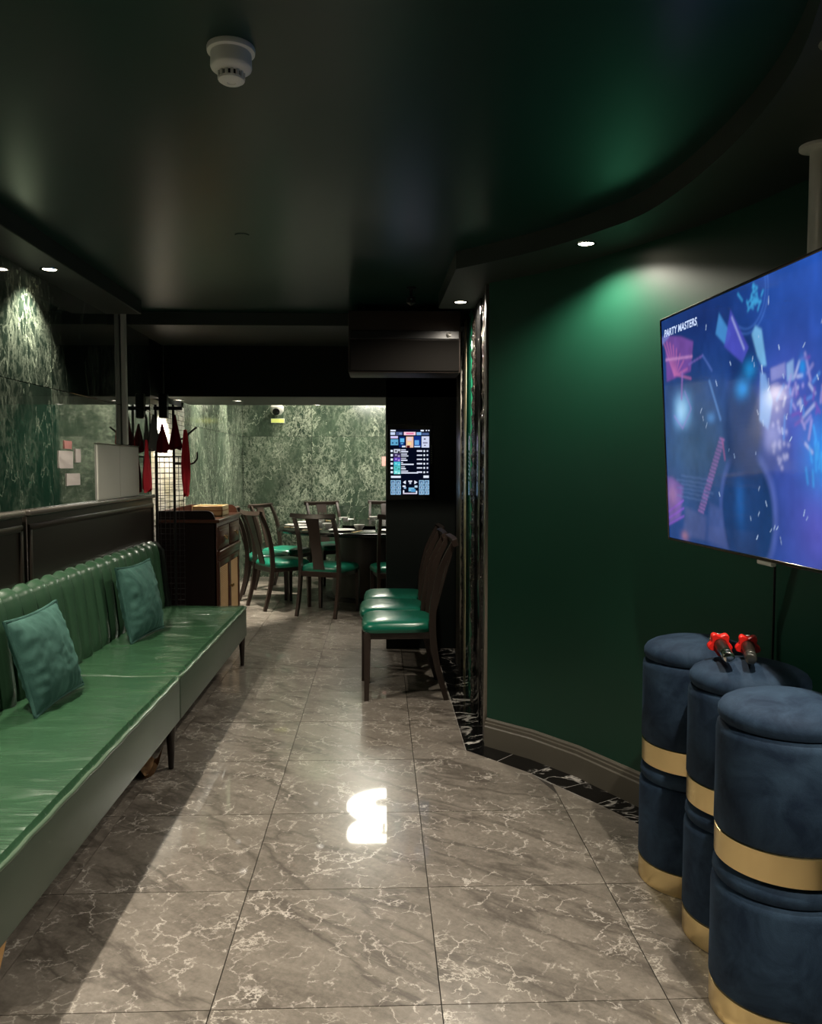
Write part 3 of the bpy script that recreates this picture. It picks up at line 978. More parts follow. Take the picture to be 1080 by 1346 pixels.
# pale wooden box on the sideboard
bx = empty('wooden_box', (-1.33, 6.50, 1.012), 0.0, 'pale open wooden box on top of the mahogany sideboard', 'box')
bm = BM()
a, b, h, t = 0.115, 0.13, 0.085, 0.012
box(bm, (-a, -b, 0), (a, b, 0.012)); box(bm, (-a, -b, 0), (-a + t, b, h), 0.003, 1); box(bm, (a - t, -b, 0), (a, b, h), 0.003, 1)
box(bm, (-a, -b, 0), (a, -b + t, h), 0.003, 1); box(bm, (-a, b - t, 0), (a, b, h), 0.003, 1)
mesh_obj('tray', bm, M['bamboo'], bx)
bm = BM(); box(bm, (-a - 0.003, -b - 0.003, 0.045), (a + 0.003, -b + 0.001, 0.053)); box(bm, (a - 0.001, -b, 0.045), (a + 0.003, b, 0.053)); mesh_obj('band', bm, M['cardboard'], bx)

# ================================================================== COAT RACK + garments
ck = empty('coat_rack', (-1.53, 5.925, 0), 0, 'black wire grid coat rack standing between sofa end and sideboard', 'rack')
for x in (-0.062, 0.062):
    bm = BM(); box(bm, (x - 0.008, -0.008, 0.0), (x + 0.008, 0.008, 1.84), 0.002, 1); mesh_obj('upright', bm, M['black_metal'], ck)
bm = BM(); box(bm, (-0.075, -0.012, 1.80), (0.125, 0.012, 1.826), 0.004, 1); mesh_obj('top_bar', bm, M['black_metal'], ck)
bm = BM(); box(bm, (-0.028, -0.05, 1.74), (0.030, 0.01, 1.915), 0.006, 1); mesh_obj('bracket', bm, M['black_plastic'], ck, label='black box bracket at the head of the rack')
bm = BM()
for k in range(7):
    x = -0.072 + 0.033 * k
    tube(bm, [(x, 0, 0.32), (x, 0, 1.47)], 0.0024, 6)
for k in range(30):
    tube(bm, [(-0.075, 0.004, 0.325 + 0.0395 * k), (0.13, 0.004, 0.325 + 0.0395 * k)], 0.0024 if k < 29 else 0.006, 6)
mesh_obj('wire_grid', bm, M['black_metal'], ck)
bm = BM(); box(bm, (-0.075, -0.10, 0.0), (0.13, 0.10, 0.02), 0.004, 1); mesh_obj('foot_plate', bm, M['black_metal'], ck)
for pts in ([(0.065, 0.0, 1.585), (0.13, 0.0, 1.600), (0.17, 0.0, 1.635), (0.225, 0.0, 1.68)], [(0.065, 0.0, 1.42), (0.17, 0.0, 1.42), (0.205, 0.0, 1.43), (0.225, 0.0, 1.46), (0.225, 0.0, 1.505)]):
    bm = BM(); tube(bm, smooth3(pts), 0.007, 8); mesh_obj('hook', bm, M['black_metal'], ck)
def hung(name, label, loc, top_w, bot_w, h, m, seed, depth=0.03, cone=False, rz=0.0):
    """cloth hanging from its top point (local z 0 downwards)"""
    bm = BM()
    def fn(u, v):
        a = u * 2 * PI
        wv = (top_w + (bot_w - top_w) * (v ** (1.0 if cone else 0.55))) / 2
        if not cone: wv *= (0.8 + 0.2 * math.sin(4.5 * v + seed)) * (1 - 0.25 * max(0, v - 0.7) / 0.3)
        f = 1 + 0.20 * math.sin(a * 5 + seed) * v
        return Vector((wv * math.cos(a) * f, depth * math.sin(a) * f * (0.3 + v), -h * v + 0.015 * math.sin(a * 2 + seed) * v))
    grid_surf(bm, fn, 32, 14)
    bmesh.ops.holes_fill(bm, edges=bm.edges)
    o = mesh_obj(name, bm, m, None)
    o.location = loc; o.rotation_euler = (0, 0, rz)
    return tag(o, label, 'cloth')
tag(hung('pointed_hood', 'grey pointed hood hanging at left of coat rack', (-1.585, 5.84, 1.765), 0.010, 0.15, 0.245, M['grey_cloth'], 1, 0.016, True, PI / 2 - 0.5), None, 'hood')
tag(hung('pointed_hood', 'dark red pointed hood hanging in middle of coat rack', (-1.528, 5.85, 1.70), 0.010, 0.095, 0.19, M['dark_red_cloth'], 2, 0.018, True), None, 'hood')
tag(hung('pointed_hood', 'dark red pointed hood hanging at right of coat rack', (-1.445, 5.882, 1.765), 0.010, 0.09, 0.235, M['dark_red_cloth'], 3, 0.018, True), None, 'hood')
hung('red_garment', 'red cloth standing in for a reflection at left of coat rack beside grey wall box', (-1.575, 5.62, 1.58), 0.07, 0.20, 0.34, M['red_cloth'], 4, 0.016, False, PI / 2)  # solid cloth built where the polished wall only shows a reflection
hung('red_garment', 'red cloth hanging low at right of coat rack by the hooks', (-1.375, 5.88, 1.66), 0.03, 0.075, 0.46, M['red_cloth'], 6, 0.018)

# ---- grey twin wall box with conduit
eb = empty('wall_box', (-1.595, 0, 0), 0, 'pale grey wall box with two flush doors above the dark wainscot cap', 'cabinet')
bm = BM(); box(bm, (-0.0145, 4.73, 1.210), (-0.010, 5.53, 1.53), 0.001, 1); mesh_obj('body', bm, M['grey_metal'], eb)
for y0, y1 in ((4.734, 5.128), (5.133, 5.526)):
    bm = BM(); box(bm, (-0.011, y0, 1.214), (-0.006, y1, 1.526), 0.001, 1); mesh_obj('door', bm, M['grey_metal'], eb)
bm = BM(); box(bm, (-0.0145, 4.725, 1.53), (-0.004, 5.535, 1.537), 0.002, 1); mesh_obj('top_edge', bm, M['silver'], eb)
cp = empty('conduit_pole', (-1.594, 5.22, 0), 0, 'grey square pole from the dark ceiling beam down to the grey wall box', 'pole')
bm = BM(); box(bm, (-0.014, -0.016, 1.538), (0.018, 0.016, 2.372), 0.004, 1); mesh_obj('tube', bm, M['pole'], cp)
bm = BM(); box(bm, (-0.014, -0.05, 2.366), (0.05, 0.05, 2.378), 0.003, 1); mesh_obj('flange', bm, M['pole'], cp)

# ---- papers put on the polished wall in place of reflected far-wall sheets
def paper(y0, y1, z0, z1, m, label, seed):
    bm = BM()
    rnd = random.Random(seed)
    n = 8
    def fn(u, v):
        return Vector((0.002 + 0.0008 * math.sin(u * 3 + v * 4 + seed), (y1 - y0) * u + (rnd.uniform(-1, 1) * 0.003 if v in (0.0, 1.0) else 0), (z1 - z0) * v + (rnd.uniform(-1, 1) * 0.002 if u in (0.0, 1.0) else 0)))
    grid_surf(bm, fn, n, n)
    bmesh.ops.solidify(bm, geom=bm.faces[:], thickness=0.0008)
    o = mesh_obj('reflection_paper', bm, m, None)
    o.location = (XL + 0.002, y0, z0)
    return tag(o, label, 'paper', 'papers standing in for reflections in the polished wall')
def paper_px(px0, px1, py0, py1, m, label, seed):
    Yof = lambda px: -XL * 1080 / (499.7 - px) + 0.0
    y0, y1 = Yof(px0), Yof(px1); ym = (y0 + y1) / 2
    zf = lambda py: 1.41 + (611.5 - py) / 1080 * ym
    return paper(y0, y1, zf(py1), zf(py0), m, label, seed)
paper_px(91.5, 101, 580, 590.5, M['pink_paper'], 'small pink paper standing in for a reflection, topmost on the polished wall', 1)
paper_px(84, 102, 593, 615.5, M['paper'], 'largest pale paper standing in for a reflection, below the pink one', 2)
paper_px(105.5, 112, 590.5, 608, M['paper'], 'narrow pale paper standing in for a reflection, right of the largest one', 3)
paper_px(93.5, 110.5, 622, 637.5, M['paper'], 'lowest torn paper standing in for a reflection in the polished wall', 4)

# ================================================================== CHAIRS
def post_pts(x):
    return [(x, -0.285, 0.0), (x, -0.235, 0.18), (x, -0.205, 0.36), (x, -0.200, 0.50), (x, -0.215, 0.64), (x, -0.255, 0.80), (x, -0.325, 0.945)]
def make_chair(label, group):
    root = empty('dining_chair', (0, 0, 0), 0, label, 'chair', group)
    for s in (-1, 1):
        bm = BM()
        # rear post: leg and back in one curved piece
        pts = smooth3(post_pts(s * 0.20))
        sweep_rect(bm, pts, 0.028, [0.030 + 0.012 * math.sin(PI * min(1, k / (len(pts) - 1))) for k in range(len(pts))])
        mesh_obj('rear_post', bm, M['dark_wood'], root)
        bm = BM(); sweep_rect(bm, [(s * 0.205, 0.195, 0.0), (s * 0.20, 0.190, 0.41)], [0.028, 0.036], [0.028, 0.036]); mesh_obj('front_leg', bm, M['dark_wood'], root)
    bm = BM()
    box(bm, (-0.215, 0.172, 0.365), (0.215, 0.205, 0.415), 0.003, 1)
    for s in (-1, 1): box(bm, (s * 0.19 - 0.012, -0.20, 0.37), (s * 0.19 + 0.012, 0.19, 0.415), 0.003, 1)
    box(bm, (-0.20, -0.215, 0.37), (0.20, -0.19, 0.42), 0.003, 1)
    mesh_obj('apron', bm, M['dark_wood'], root)
    bm = BM()
    # cushion: rounded trapezoid, domed
    def outline(a):
        c, s_ = math.cos(a), math.sin(a)
        e = 0.36
        x = 0.222 * math.copysign(abs(c) ** e, c); y = 0.215 * math.copysign(abs(s_) ** e, s_)
        x *= 1.0 + 0.05 * (y / 0.215)
        return x, y + 0.005
    rings = [(1.0, 0.412), (1.025, 0.425), (1.03, 0.440), (0.985, 0.462), (0.88, 0.475), (0.6, 0.485), (0.3, 0.489)]
    n = 48; vr = []
    for sc, z in rings:
        vr.append([bm.verts.new((outline(2 * PI * k / n)[0] * sc, outline(2 * PI * k / n)[1] * sc, z)) for k in range(n)])
    for a, b in zip(vr, vr[1:]):
        for k in range(n): bm.faces.new((a[k], a[(k + 1) % n], b[(k + 1) % n], b[k]))
    bm.faces.new(vr[-1]); bm.faces.new(vr[0][::-1])
    mesh_obj('seat', bm, M['chair_leather'], root, label='glossy teal green leather seat pad')
    bm = BM()
    # crest rail, bowed and slightly overhanging
    pts = [(-0.230 + 0.46 * k / 12, -0.330 - 0.022 * (1 - ((k - 6) / 6) ** 2), 0.940 + 0.008 * ((k - 6) / 6) ** 2) for k in range(13)]
    sweep_rect(bm, pts, [0.030] * 13, [0.040] * 13, Vector((0, 0.95, -0.30)).normalized())
    mesh_obj('crest_rail', bm, M['dark_wood'], root)
    bm = BM()
    sp = smooth3([(0, -0.203, 0.41), (0, -0.225, 0.50), (0, -0.262, 0.64), (0, -0.305, 0.80), (0, -0.347, 0.935)])
    sweep_rect(bm, sp, [0.105 + 0.03 * (abs(k / (len(sp) - 1) - 0.45) ** 2) * 4 for k in range(len(sp))], 0.012)
    mesh_obj('splat', bm, M['dark_wood'], root)
    return root
ch0 = make_chair('nearest teal seat dining chair in the row against the black wall', 'row of three chairs at the black wall')
def place(src, x, y, rz, label, group):
    c = copy_tree(src); c.location = (x, y, 0); c.rotation_euler = (0, 0, rz); c['label'] = label; c['group'] = group
    return c
ch0.location = (0.11, 5.065, 0); ch0.rotation_euler = (0, 0, PI / 2)
g = 'row of three chairs at the black wall'
place(ch0, 0.085, 5.535, PI / 2, 'middle teal seat chair of the row against the black wall', g)
place(ch0, 0.105, 6.005, PI / 2, 'farthest teal seat chair of the row, half hidden by two others', g)
TCX, TCY = -0.03, 8.85
for deg, dr, lab in ((246, 0.0, 'dining chair with its back to the camera in front of the round table'),
                     (213, 0.02, 'dining chair at left of round table beside the sideboard'),
                     (184, 0.05, 'left dining chair behind the one beside the sideboard'),
                     (154, 0.05, 'dining chair at far left of round table facing the camera'),
                     (118, 0.03, 'dining chair behind the round table against the green marble'),
                     (86, 0.03, 'dining chair behind the round table partly hidden by black wall'),
                     (279, 0.02, 'dining chair in front of the round table cut off by black wall')):
    a = math.radians(deg); r = 1.12 + dr
    place(ch0, TCX + r * math.cos(a), TCY + r * math.sin(a), a + PI / 2, lab, 'chairs around the round table')

# ================================================================== DINING TABLE + tableware
dt = empty('dining_table', (TCX, TCY, 0), 0, 'large round dark dining table with drum pedestal behind the opening', 'table')
bm = BM(); lathe(bm, [(0.0, 0.715), (1.03, 0.715), (1.07, 0.722), (1.08, 0.738), (1.075, 0.755), (1.06, 0.762), (0.0, 0.762)], 72, cap=False); mesh_obj('tabletop', bm, M['black_gloss'], dt)
bm = BM(); lathe(bm, [(0.0, 0.0), (0.56, 0.0), (0.56, 0.03), (0.50, 0.04), (0.46, 0.40), (0.42, 0.715), (0.0, 0.715)], 48, cap=False); mesh_obj('pedestal', bm, M['lacquer'], dt)
ls = empty('lazy_susan', (TCX, TCY, 0.7625), 0, 'dark glass turntable in the middle of the round table', 'turntable')
bm = BM(); lathe(bm, [(0.0, 0.0), (0.12, 0.0), (0.12, 0.02), (0.0, 0.02)], 32, cap=False); mesh_obj('base', bm, M['black_metal'], ls)
bm = BM(); lathe(bm, [(0.0, 0.021), (0.55, 0.021), (0.555, 0.027), (0.55, 0.033), (0.0, 0.033)], 56, cap=False); mesh_obj('disc', bm, M['black_gloss'], ls)
bm = BM(); lathe(bm, [(0.0, 0.0), (0.06, 0.0), (0.075, 0.004), (0.13, 0.016), (0.132, 0.019), (0.12, 0.016), (0.07, 0.007), (0.0, 0.006)], 36, cap=False)
me_plate = mesh_obj('plate', bm, M['porcelain'], None)
bm = BM(); lathe(bm, [(0.0, 0.0), (0.025, 0.0), (0.027, 0.006), (0.05, 0.035), (0.056, 0.055), (0.053, 0.055), (0.045, 0.032), (0.0, 0.012)], 28, cap=False)
me_bowl = mesh_obj('bowl', bm, M['porcelain'], None)
bm = BM(); lathe(bm, [(0.0, 0.0), (0.030, 0.0), (0.032, 0.004), (0.036, 0.12), (0.034, 0.12), (0.030, 0.01), (0.0, 0.008)], 24, cap=False)
me_glass = mesh_obj('drinking_glass', bm, M['glass'], None)
bm = BM()
for s in (-1, 1): tube(bm, [(s * 0.008, -0.11, 0.004), (s * 0.005, 0.11, 0.004)], [0.0035, 0.002], 6)
me_chop = mesh_obj('chopsticks', bm, M['bamboo'], None)
used = set()
def put(o, x, y, z, rz, label, cat, group):
    if o.name not in used:
        c = o; used.add(o.name)
    else:
        c = o.copy(); COL.objects.link(c)
    c.location = (x, y, z); c.rotation_euler = (0, 0, rz)
    return tag(c, label, cat, group)
spots = [(246, 'before the chair facing away from camera'), (212, 'before the chair beside the sideboard'), (186, 'before the second chair on the left'), (157, 'before the far left chair'), (118, 'before the chair against the marble'), (86, 'at the back near the black wall'), (279, 'at the front near the black wall')]
for deg, where in spots:
    a = math.radians(deg)
    pos = lambda r, da: (TCX + r * math.cos(a + da), TCY + r * math.sin(a + da))
    x, y = pos(0.86, 0.0); put(me_plate, x, y, 0.7622, a, 'white plate on the round table ' + where, 'plate', 'place settings plates')
    x, y = pos(0.66, 0.14); put(me_bowl, x, y, 0.7622, a, 'small white bowl on the round table ' + where, 'bowl', 'place settings bowls')
    x, y = pos(0.72, -0.14); put(me_glass, x, y, 0.7622, a, 'clear drinking glass on the round table ' + where, 'glass', 'place settings glasses')
    x, y = pos(0.90, 0.20); put(me_chop, x, y, 0.7622, a + PI / 2, 'pair of pale chopsticks ' + where, 'chopsticks', 'place settings chopsticks')

# ---- camera and sign on the far wall
sc = empty('security_camera', (-1.28, YF, 2.10), 0, 'white security camera on the far green marble wall above yellow sign', 'camera')
bm = BM(); box(bm, (-0.055, -0.02, 0.0), (0.055, 0.0, 0.08), 0.01, 2); mesh_obj('bracket', bm, M['white_plastic'], sc)
bm = BM(); lathe(bm, [(0.0, -0.075), (0.055, -0.06), (0.085, -0.02), (0.085, 0.03), (0.06, 0.06), (0.0, 0.07)], 24, center=(0, -0.095, 0.0), cap=False); mesh_obj('housing', bm, M['white_plastic'], sc)
bm = BM(); lathe(bm, [(0.0, 0.0), (0.042, 0.004), (0.045, 0.012), (0.0, 0.02)], 20, mat=Matrix.Translation((0, -0.165, -0.03)) @ Matrix.Rotation(PI * 0.6, 4, 'X'), cap=False); mesh_obj('lens', bm, M['black_gloss'], sc)
ys_ = empty('exit_sign', (-1.28, YF - 0.001, 1.965), 0, 'small glowing yellow sign under white camera on far wall', 'sign')
bm = BM(); box(bm, (-0.085, -0.02, -0.028), (0.085, 0.0, 0.028), 0.003, 1); mesh_obj('housing', bm, M['white_plastic'], ys_)
bm = BM(); box(bm, (-0.08, -0.0225, -0.024), (0.08, -0.0205, 0.024)); mesh_obj('panel', bm, M['sign'], ys_, False)
pk = mesh_obj('pink_notice', box(BM(), (0.02, -0.003, 0), (0.14, -0.0005, 0.12)), M['pink_paper'], None, False); pk.location = (0.0, YF, 1.40)
tag(pk, 'small pink notice on far marble wall beside the black pier', 'notice')

# ================================================================== WALL DISPLAY (song menu)
def song_screen():
    W, H = 125, 222
    im = np.zeros((H, W, 3)); im[:] = srgb(4, 8, 26)
    rnd = random.Random(4)
    def R(x0, y0, x1, y1, c):   # in 625x1110 image units, y down
        a, b = int(x0 / 625 * W), max(int(x0 / 625 * W) + 1, int(x1 / 625 * W))
        c0, d = int(y0 / 1110 * H), max(int(y0 / 1110 * H) + 1, int(y1 / 1110 * H))
        im[c0:d, a:b] = srgb(*c)
    w = (225, 232, 250); bl = (120, 180, 225)
    R(0, 5, 85, 30, w); R(480, 5, 530, 30, w); R(560, 8, 580, 28, w); R(600, 8, 622, 28, w)
    R(0, 45, 75, 90, (200, 215, 245)); R(90, 40, 195, 98, (70, 85, 130)); R(140, 55, 180, 85, (120, 140, 180))
    R(215, 40, 400, 98, (245, 205, 220)); R(250, 55, 370, 82, (230, 120, 160)); R(415, 45, 490, 95, (130, 180, 230)); R(500, 55, 610, 95, (75, 95, 140))
    R(5, 110, 120, 155, (205, 195, 240)); R(5, 165, 125, 265, (95, 165, 205)); R(25, 215, 50, 240, (40, 80, 110)); R(85, 215, 110, 240, (40, 80, 110))
    R(140, 120, 230, 300, (10, 40, 105)); R(155, 150, 220, 215, (95, 180, 230)); R(165, 230, 205, 250, (90, 160, 220)); R(185, 275, 240, 300, w)
    R(250, 120, 365, 310, (235, 190, 165)); R(275, 215, 330, 260, (245, 215, 150)); R(260, 270, 310, 310, (80, 15, 20)); R(270, 130, 340, 190, (225, 205, 215))
    R(375, 110, 485, 300, (15, 45, 125)); R(385, 180, 455, 260, (100, 165, 225)); R(380, 275, 470, 300, (180, 210, 245)); 
    R(495, 115, 615, 310, (205, 212, 238)); R(530, 150, 560, 170, (40, 40, 60)); R(515, 215, 590, 235, (120, 120, 150)); R(535, 260, 560, 280, (50, 50, 70))
    thumbs = [((190, 195, 210), (40, 40, 50)), ((60, 50, 90), (160, 150, 190)), ((90, 60, 170), (175, 150, 220)), ((70, 190, 210), (130, 220, 225)), ((90, 200, 200), (60, 150, 150)), ((110, 215, 215), (180, 240, 240))]
    tw = [(75, 110), (95, 115), (80, 100), (30, 200), (60, 75), (110, 270)]
    for k in range(6):
        y = 335 + 72 * k
        R(8, y + 12, 42, y + 48, w)
        R(55, y - 2, 160, y + 64, thumbs[k][0]); R(75, y + 15, 105, y + 40, thumbs[k][1]); R(120, y + 30, 150, y + 60, thumbs[k][1])
        R(172, y + 2, 172 + tw[k][0], y + 20, (200, 205, 225)); R(172, y + 34, 172 + tw[k][1], y + 52, w)
        R(420, y + 18, 505, y + 40, (215, 220, 240)); R(525, y + 15, 552, y + 45, w); R(575, y + 15, 600, y + 42, (200, 205, 225))
    R(10, 785, 165, 822, w); R(525, 780, 612, 822, w)
    for bx in (5, 90, 455, 540):
        for k in range(3):
            y = 860 + 86 * k
            R(bx, y, bx + 78, y + 76, (150, 195, 230)); R(bx + 14, y + 14, bx + 64, y + 62, (60, 95, 135)); R(bx + 26, y + 26, bx + 52, y + 34, (190, 220, 240)); R(bx + 32, y + 42, bx + 48, y + 56, (190, 220, 240))
    for k in range(8):
        R(200 + 6 * k, 895 - 4 * k, 206 + 6 * k, 900 + 4 * k, w); R(425 - 6 * k, 895 - 4 * k, 431 - 6 * k, 900 + 4 * k, w)
    R(285, 865, 345, 890, (210, 215, 230)); R(300, 890, 330, 925, (180, 190, 210))
    R(195, 950, 240, 975, w); R(215, 975, 250, 1005, (150, 180, 210)); R(290, 985, 380, 1050, (120, 180, 215)); R(330, 1010, 400, 1060, (80, 150, 200)); R(385, 950, 430, 985, (190, 215, 235))
    R(200, 1030, 220, 1090, w); R(200, 1078, 420, 1096, (215, 205, 225)); R(405, 1040, 425, 1090, w)
    return im[::-1].copy()
wd = empty('wall_display', (0.225, YB, 1.432), 0, 'upright touch screen showing a song menu on the black wall', 'screen')
bm = BM(); box(bm, (-0.175, -0.03, -0.285), (0.175, -0.002, 0.285), 0.006, 2); mesh_obj('bezel', bm, M['black_plastic'], wd)
lit_screen('screen', song_screen(), (-0.148, -0.0315, -0.2455), (0.296, 0, 0), (0, 0, 0.491), vcol_mat('song_screen', 0.9), wd)
bm = BM()
for k in range(9):
    box(bm, (0.160, -0.032, 0.12 - 0.016 * k), (0.164, -0.030, 0.126 - 0.016 * k))
mesh_obj('button', bm, M['grey_metal'], wd)

# ---- hanging speaker cabinet
sp = empty('speaker', (0, 0, 0), 0, 'large dark brown speaker cabinet hung below the ceiling above the wall display', 'speaker')
bm = BM(); box(bm, (-0.19, 4.98, 1.965), (0.485, 5.28, 2.335), 0.008, 2); mesh_obj('cabinet', bm, M['speaker_wood'], sp)
bm = BM(); box(bm, (-0.18, 4.970, 1.975), (0.475, 4.981, 2.16), 0.003, 1); mesh_obj('grille', bm, mat('speaker_cloth', (0.004, 0.0035, 0.003), 0.9, spec=0.1), sp)
bm = BM(); box(bm, (-0.18, 4.968, 2.165), (0.475, 4.981, 2.215), 0.003, 1); mesh_obj('horn_panel', bm, M['black_plastic'], sp)
bm = BM(); lathe(bm, [(0.0, 0.0), (0.013, 0.0), (0.015, 0.006), (0.0, 0.008)], 18, mat=Matrix.Translation((0.41, 4.966, 2.19)) @ Matrix.Rotation(PI / 2, 4, 'X'), cap=False); mesh_obj('badge', bm, M['chrome'], sp, label='small round pale badge')
for x in (-0.10, 0.28):
    bm = BM(); box(bm, (x - 0.012, 5.11, 2.33), (x + 0.012, 5.15, ZC), 0.002, 1); mesh_obj('hanger', bm, M['black_metal'], sp)
sc2 = empty('ceiling_camera', (0.17, 4.55, ZC), 0, 'tiny dark camera hanging under the dark ceiling before the speaker', 'camera')
bm = BM(); lathe(bm, [(0.028, 0.0), (0.028, -0.008), (0.008, -0.01), (0.008, -0.05), (0.024, -0.055), (0.026, -0.085), (0.0, -0.10)], 18); mesh_obj('body', bm, M['black_plastic'], sc2)
bm = BM(); lathe(bm, [(0.0, 0.0), (0.006, 0.0), (0.006, 0.004), (0.0, 0.005)], 10, mat=Matrix.Translation((0, -0.025, -0.07)) @ Matrix.Rotation(PI / 2, 4, 'X'), cap=False); mesh_obj('lens', bm, M['chrome'], sc2)

# ================================================================== TELEVISION
BLp = Vector((1.036, 2.90, 1.153)); TLp = Vector((0.993, 2.90, 1.916))
tdr = Vector((0.05193, -0.99865, 0)); tup = TLp - BLp; TVH = tup.length; tup.normalize()
tn = tup.cross(tdr).normalized()
if tn.x > 0: tn = -tn
TVW = 1.32
tv = empty('television', BLp + tdr * TVW / 2, 0, 'large wall side television hung from a pole showing a blue concert scene', 'television')
O = BLp - tv.location     # local corner, bottom far
Rm = Matrix((tdr, tup, tn)).transposed().to_4x4()   # local frame: x along, y up, z out of screen
def tvM(): return Matrix.Translation(O) @ Rm
bm = BM(); box(bm, (-0.004, -0.004, -0.035), (TVW + 0.004, TVH + 0.004, -0.001), 0.004, 2, mat=tvM()); mesh_obj('housing', bm, M['black_plastic'], tv)
bm = BM()
for lo, hi in (((-0.008, TVH, -0.03), (TVW + 0.008, TVH + 0.008, 0.004)), ((-0.008, -0.010, -0.03), (TVW + 0.008, 0.0, 0.004)), ((-0.008, -0.008, -0.03), (0.0, TVH + 0.006, 0.004)), ((TVW, -0.008, -0.03), (TVW + 0.008, TVH + 0.006, 0.004))):
    box(bm, lo, hi, 0.002, 1, mat=tvM())
mesh_obj('bezel', bm, mat('tv_bezel', (0.12, 0.11, 0.10), 0.22, 1.0), tv)
bm = BM(); box(bm, (0.62, -0.022, -0.012), (0.70, -0.008, 0.004), 0.003, 1, mat=tvM()); mesh_obj('sensor_lug', bm, M['grey_metal'], tv)
bm = BM(); box(bm, (0.35, 0.15, -0.10), (0.97, 0.55, -0.034), 0.01, 2, mat=tvM()); mesh_obj('rear_housing', bm, M['black_plastic'], tv)
def concert():
    W, H = 440, 256
    u = np.linspace(0, 1, W)[None, :] * np.ones((H, 1)); v = np.linspace(0, 1, H)[:, None] * np.ones((1, W))
    im = np.zeros((H, W, 3))
    rs = np.random.RandomState(5)
    def smooth(n, seed):
        r = np.random.RandomState(seed); k = r.rand(n, n * 2)
        yi = np.linspace(0, n - 1.001, H); xi = np.linspace(0, 2 * n - 1.001, W)
        y0 = yi.astype(int); x0 = xi.astype(int); fy = (yi - y0)[:, None]; fx = (xi - x0)[None, :]
        fy = fy * fy * (3 - 2 * fy); fx = fx * fx * (3 - 2 * fx)
        return (k[y0][:, x0] * (1 - fy) * (1 - fx) + k[y0][:, x0 + 1] * (1 - fy) * fx + k[y0 + 1][:, x0] * fy * (1 - fx) + k[y0 + 1][:, x0 + 1] * fy * fx)
    n1 = smooth(6, 1); n2 = smooth(14, 2); n3 = smooth(30, 3)
    def lay(mask, c, a=1.0):
        nonlocal im
        m_ = np.clip(mask * a, 0, 1)[..., None]
        im = im * (1 - m_) + srgb(*c) * m_
    def blob(cu, cv, ru, rv, p=2): return np.exp(-(np.abs((u - cu) / ru) ** p + np.abs((v - cv) / rv) ** p))
    def hard(cu, cv, ru, rv, s=0.15):
        d = np.sqrt(((u - cu) / ru) ** 2 + ((v - cv) / rv) ** 2); return np.clip((1 - d) / s + 0.5, 0, 1)
    def poly(pts, soft=0.006):
        m_ = np.ones((H, W)) * 9
        pts = [np.array(p) for p in pts]
        for a, b in zip(pts, pts[1:] + pts[:1]):
            d = b - a; L = np.hypot(*d); nx, ny = -d[1] / L, d[0] / L
            m_ = np.minimum(m_, (u - a[0]) * nx + (v - a[1]) * ny)
        return np.clip(m_ / soft + 0.5, 0, 1)
    def line(a, b, w):
        a = np.array(a); b = np.array(b); d = b - a; L2 = d @ d
        t = np.clip(((u - a[0]) * d[0] + (v - a[1]) * d[1]) / L2, 0, 1)
        dist = np.hypot((u - a[0] - t * d[0]) * 1.73, v - a[1] - t * d[1])
        return np.clip((w - dist) / (w * 0.5) + 0.2, 0, 1)
    im[:] = srgb(34, 70, 138)
    lay(np.clip(u * 1.5 - 0.2, 0, 1) * np.clip(v * 1.6 - 0.3, 0, 1), (38, 88, 190), 0.9)
    lay(blob(0.20, 0.40, 0.25, 0.28), (58, 88, 126), 0.9)
    lay(blob(0.25, 0.95, 0.22, 0.2), (26, 48, 110), 0.8)
    lay(blob(0.66, 0.22, 0.13, 0.45), (74, 94, 190), 0.9)
    lay(blob(0.60, 0.55, 0.10, 0.18), (78, 96, 205), 0.7)
    lay(blob(0.73, 0.36, 0.07, 0.12), (45, 150, 250), 1.0)
    lay(blob(0.70, 0.12, 0.07, 0.14), (98, 92, 192), 0.6)
    lay(blob(0.95, 0.5, 0.10, 0.3), (60, 110, 230), 0.6)
    lay(blob(0.12, 0.42, 0.14, 0.1), (60, 96, 138), 0.5)
    # dark figure at centre and its rim
    lay(hard(0.43, 0.16, 0.125, 0.24), (110, 130, 215), 0.55)
    lay(hard(0.425, 0.15, 0.115, 0.235), (32, 66, 118), 1.0)
    lay(hard(0.42, 0.48, 0.085, 0.19, 0.35), (30, 60, 112), 0.95)
    lay(hard(0.43, 0.72, 0.07, 0.12, 0.5), (27, 56, 116), 0.9)
    lay(blob(0.40, 0.19, 0.022, 0.10), (40, 100, 175), 0.9)
    # fan of pink at left
    lay(poly([(0.02, 0.72), (0.17, 0.74), (0.19, 0.86), (0.12, 0.90), (0.02, 0.93)]), (120, 80, 165), 0.95)
    for k in range(9):
        lay(line((0.07 + 0.002 * k, 0.74), (0.01 + 0.02 * k, 0.90 - 0.003 * k * k), 0.006), (190, 110, 175), 0.8)
    lay(line((0.02, 0.82), (0.18, 0.80), 0.006), (210, 150, 210), 0.8)
    lay(line((0.0, 0.91), (0.04, 0.93), 0.02), (130, 140, 220), 0.8)
    # glowing shade
    lay(blob(0.113, 0.58, 0.055, 0.075, 3), (110, 165, 220), 0.95); lay(blob(0.11, 0.58, 0.03, 0.05), (165, 215, 250), 0.9)
    lay(line((0.11, 0.63), (0.12, 0.74), 0.009), (150, 110, 190), 0.8)
    lay(line((0.06, 0.56), (0.11, 0.50), 0.004), (150, 130, 210), 0.9); lay(line((0.11, 0.50), (0.165, 0.58), 0.004), (150, 130, 210), 0.9); lay(line((0.165, 0.58), (0.13, 0.66), 0.004), (150, 130, 210), 0.9)
